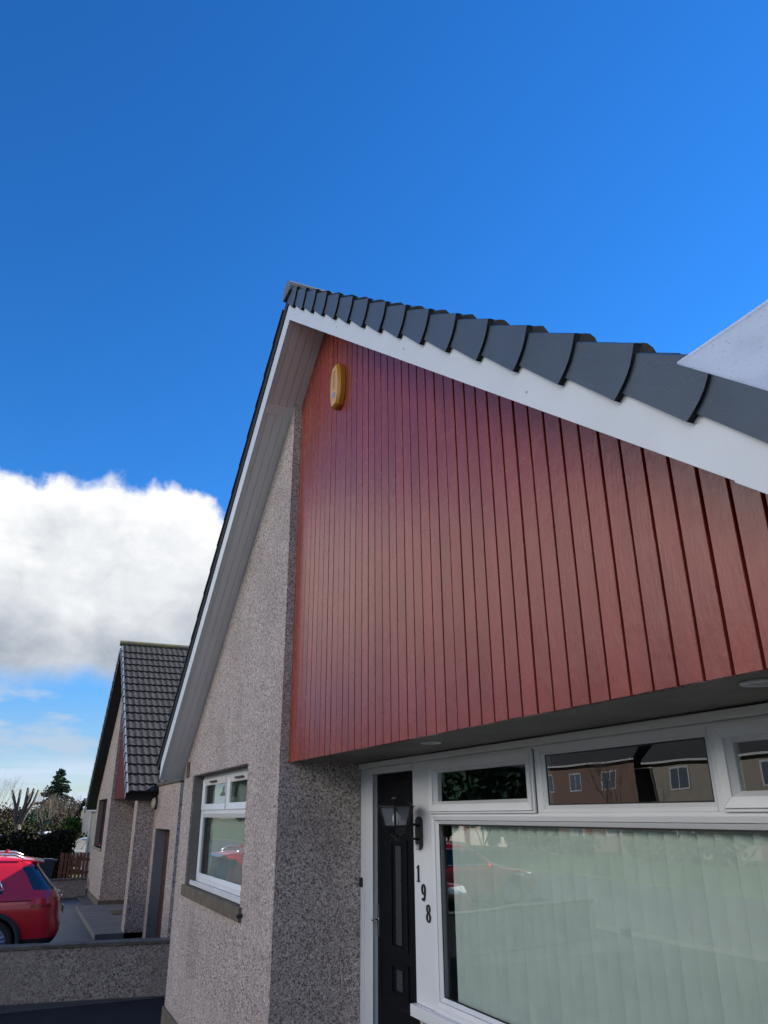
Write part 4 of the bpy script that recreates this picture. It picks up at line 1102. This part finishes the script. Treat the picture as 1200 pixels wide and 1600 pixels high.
# ------------------------------------------------------------------ other houses
def simple_house(label, x0, x1, y0, y1, eave, ridge_z, wallm, roofm, wins, group=None, front=1, ridge_along='x'):
    r = thing('house', label, 'house', ((x0+x1)/2, (y0+y1)/2, 0), 0, group)
    MB().box(x0, x1, y0, y1, 0, eave).build('wall', wallm, r)
    rf = MB(); ov = .35
    if ridge_along == 'x':
        ym = (y0+y1)/2; rf.prismx([(y0-ov, eave-.12), (y1+ov, eave-.12), (ym, ridge_z)], x0-ov, x1+ov)
    else:
        xm = (x0+x1)/2; rf.prism([(x0-ov, eave-.12), (x1+ov, eave-.12), (xm, ridge_z)], y0-ov, y1+ov)
    ro = rf.build('roof', roofm, r)
    MB().box((x0+x1)/2-.4, (x0+x1)/2+.4, (y0+y1)/2-.3, (y0+y1)/2+.3, ridge_z-.4, ridge_z+.9).build('chimney', wallm, ro)
    yf = y1 if front > 0 else y0
    for (a, e_, b0, b1) in wins:
        s_ = .03*front
        fo = MB().ring(a, e_, b0, b1, .09, min(yf+s_*.1, yf+s_), max(yf+s_*.1, yf+s_)).build('window', M['frame_far'], r)
        MB().box(a+.09, e_-.09, min(yf+s_*.1, yf+s_*.5), max(yf+s_*.1, yf+s_*.5), b0+.09, b1-.09).build('pane', M['windowfar'], fo)
        MB().box((a+e_)/2-.03, (a+e_)/2+.03, min(yf+s_*.6, yf+s_), max(yf+s_*.6, yf+s_), b0+.09, b1-.09).build('mullion', M['frame_far'], fo)
    xd = x0+(x1-x0)*.52
    MB().box(xd, xd+.95, min(yf, yf+.02*front), max(yf, yf+.02*front), .1, 2.15).build('door', M['maroon'], r)
    MB().tube([(x0+.15, yf+.06*front, .1), (x0+.15, yf+.06*front, eave-.2)], .05, 6).build('downpipe', M['plastic'], r)
    MB().box(x0-ov, x1+ov, min(yf, yf+.32*front), max(yf, yf+.32*front), eave-.1-.16, eave-.121).build('fascia', M['frame_far'], r)
    return r
# far white corner with gutter and downpipe beside the second house
th = thing('white_house', 'pale house corner with white gutter and downpipe left of the black bargeboard', 'house', (-38, 3.4, 0))
MB().box(-40.5, -35.6, 3.13, 9, 0, 2.98).build('wall', M['cream'], th)
MB().box(-39.6, -39.48, 3.03, 3.12, 0, 2.78).build('downpipe', M['pvc'], th, bevel=.02)
MB().tube([(-41.5, 2.86, 3.00), (-39.5, 3.0, 2.86), (-35.3, 3.05, 2.84)], .06, 8).build('gutter', M['pvc'], th)
MB().prismx([(3.1, 3.0), (9, 3.0), (6, 4.2)], -40.5, -35.5).build('roof', M['tile_far'], th)
sh = thing('distant_house', 'tiny pale gable end of a distant house by the black bargeboard foot', 'house', (-56, 4.0, 0))
MB().prism([(-60, 0), (-52, 0), (-52, 2.9), (-56, 3.5), (-60, 2.9)], 4.0, 10).build('wall', M['cream'], sh)
MB().prism([(-60.6, 2.86), (-56, 3.55), (-51.4, 2.86), (-51.4, 3.0), (-56, 3.70), (-60.6, 3.0)], 3.8, 10.2).build('roof', M['tile_far'], sh)
# the row across the street (what the windows reflect)
ws_ = lambda xs, zs: [(x, x+1.5, z_, z_+1.25) for x in xs for z_ in zs]
simple_house('brick two-storey house across the street, seen in the middle upper light reflection', -52, -40, -38, -30, 6.0, 10.2, M['brick'], M['tile_far'], ws_((-50.5, -47.0, -43.6), (1.1, 4.0)))
simple_house('cream semi-detached house across the street with a wide roof, reflected', -38.5, -25, -38, -30, 5.6, 10.0, M['buff'], M['tile_far'], ws_((-37, -33.6, -30.3, -27.3), (1.0, 3.8)))
simple_house('brown roughcast house opposite, between the cream semi and the brick terrace', -23.5, -12, -38, -30, 5.8, 10.0, M['cast_far'], M['tile_far'], ws_((-22, -18.5, -15), (1.0, 3.9)))
simple_house('brick terrace end across the street, opposite the near house', -10.5, 2, -38, -30, 5.7, 9.9, M['brick'], M['tile_far'], ws_((-9.5, -6.2, -2.8), (1.0, 3.9)))
simple_house('long brown bungalow down the street, reflected in the left upper light', -72, -54, -38, -30, 3.9, 8.2, M['cast_far'], M['tile_far'], ws_((-70, -65, -60), (1.2,)))
simple_house('tall cream house farthest down the street in the reflection', -92, -75, -40, -30, 5.4, 9.6, M['buff'], M['tile_far'], ws_((-90, -85, -80), (1.0, 3.7)))
for i, (x, y, h_, lab) in enumerate(((-39, -27, 6.5, 'leafless street tree opposite, left of the cream bungalow'), (-24, -27, 7, 'leafless street tree opposite, between the cream and brown houses'), (-4, -27, 7, 'leafless street tree opposite the near house'))):
    baretree(lab, x, y, h_, 80+i, M['bark'], 'street trees opposite', 4, .09, .6)

for i, (x, y, h_, lab) in enumerate(((-44, -9, 8.5, 'tall evergreen by the street, mirrored in the top lights of the pier window'), (-50, -14, 9, 'wide evergreen farther up the street, mirrored in the pier window'))):
    bush('evergreen_tree', lab, 'tree', x, y, 6, 6, h_, M['conifer'], 90+i, 5000, .45, z0=.6)

rn = random.Random(55)
for i, (x, y, h_, lab) in enumerate(((-68, -26, 2.2, 'rounded front-garden shrub before the long brown bungalow opposite'), (-60, -25, 1.7, 'low shrub by the bungalow drive opposite'), (-47, -26, 2.6, 'tall shrub under the brick house windows opposite'), (-42.5, -25, 1.8, 'small shrub beside the brick house opposite'),
        (-35, -26, 2.3, 'wide shrub in front of the buff semi opposite'), (-29, -25.5, 3.0, 'tall dark shrub at the corner of the buff semi opposite'), (-19, -26, 2.2, 'shrub before the roughcast house opposite'), (-13, -25, 3.2, 'tall shrub between the roughcast house and the brick terrace opposite'), (-6, -26, 2.2, 'shrub under the brick terrace windows opposite'))):
    bush('shrub', lab, 'shrub', x, y, 2.0, 5.5, h_, M[('conifer', 'olive', 'brown')[i % 3]], 120+i, 1500, .3, group='front garden shrubs opposite')
for i, (x, y, h_) in enumerate(((-56, -28, 9.5), (-48, -41, 13), (-24.4, -40, 13), (-11, -41, 12.5))):
    bush('evergreen_tree', ('evergreen between the bungalow and the brick house opposite', 'tall evergreen rising behind the brick house opposite', 'tall evergreen rising behind the buff semi opposite', 'tall evergreen rising behind the brick terrace opposite')[i], 'tree', x, y, 5, 5, h_, M['conifer'], 140+i, 3500, .5, z0=1)
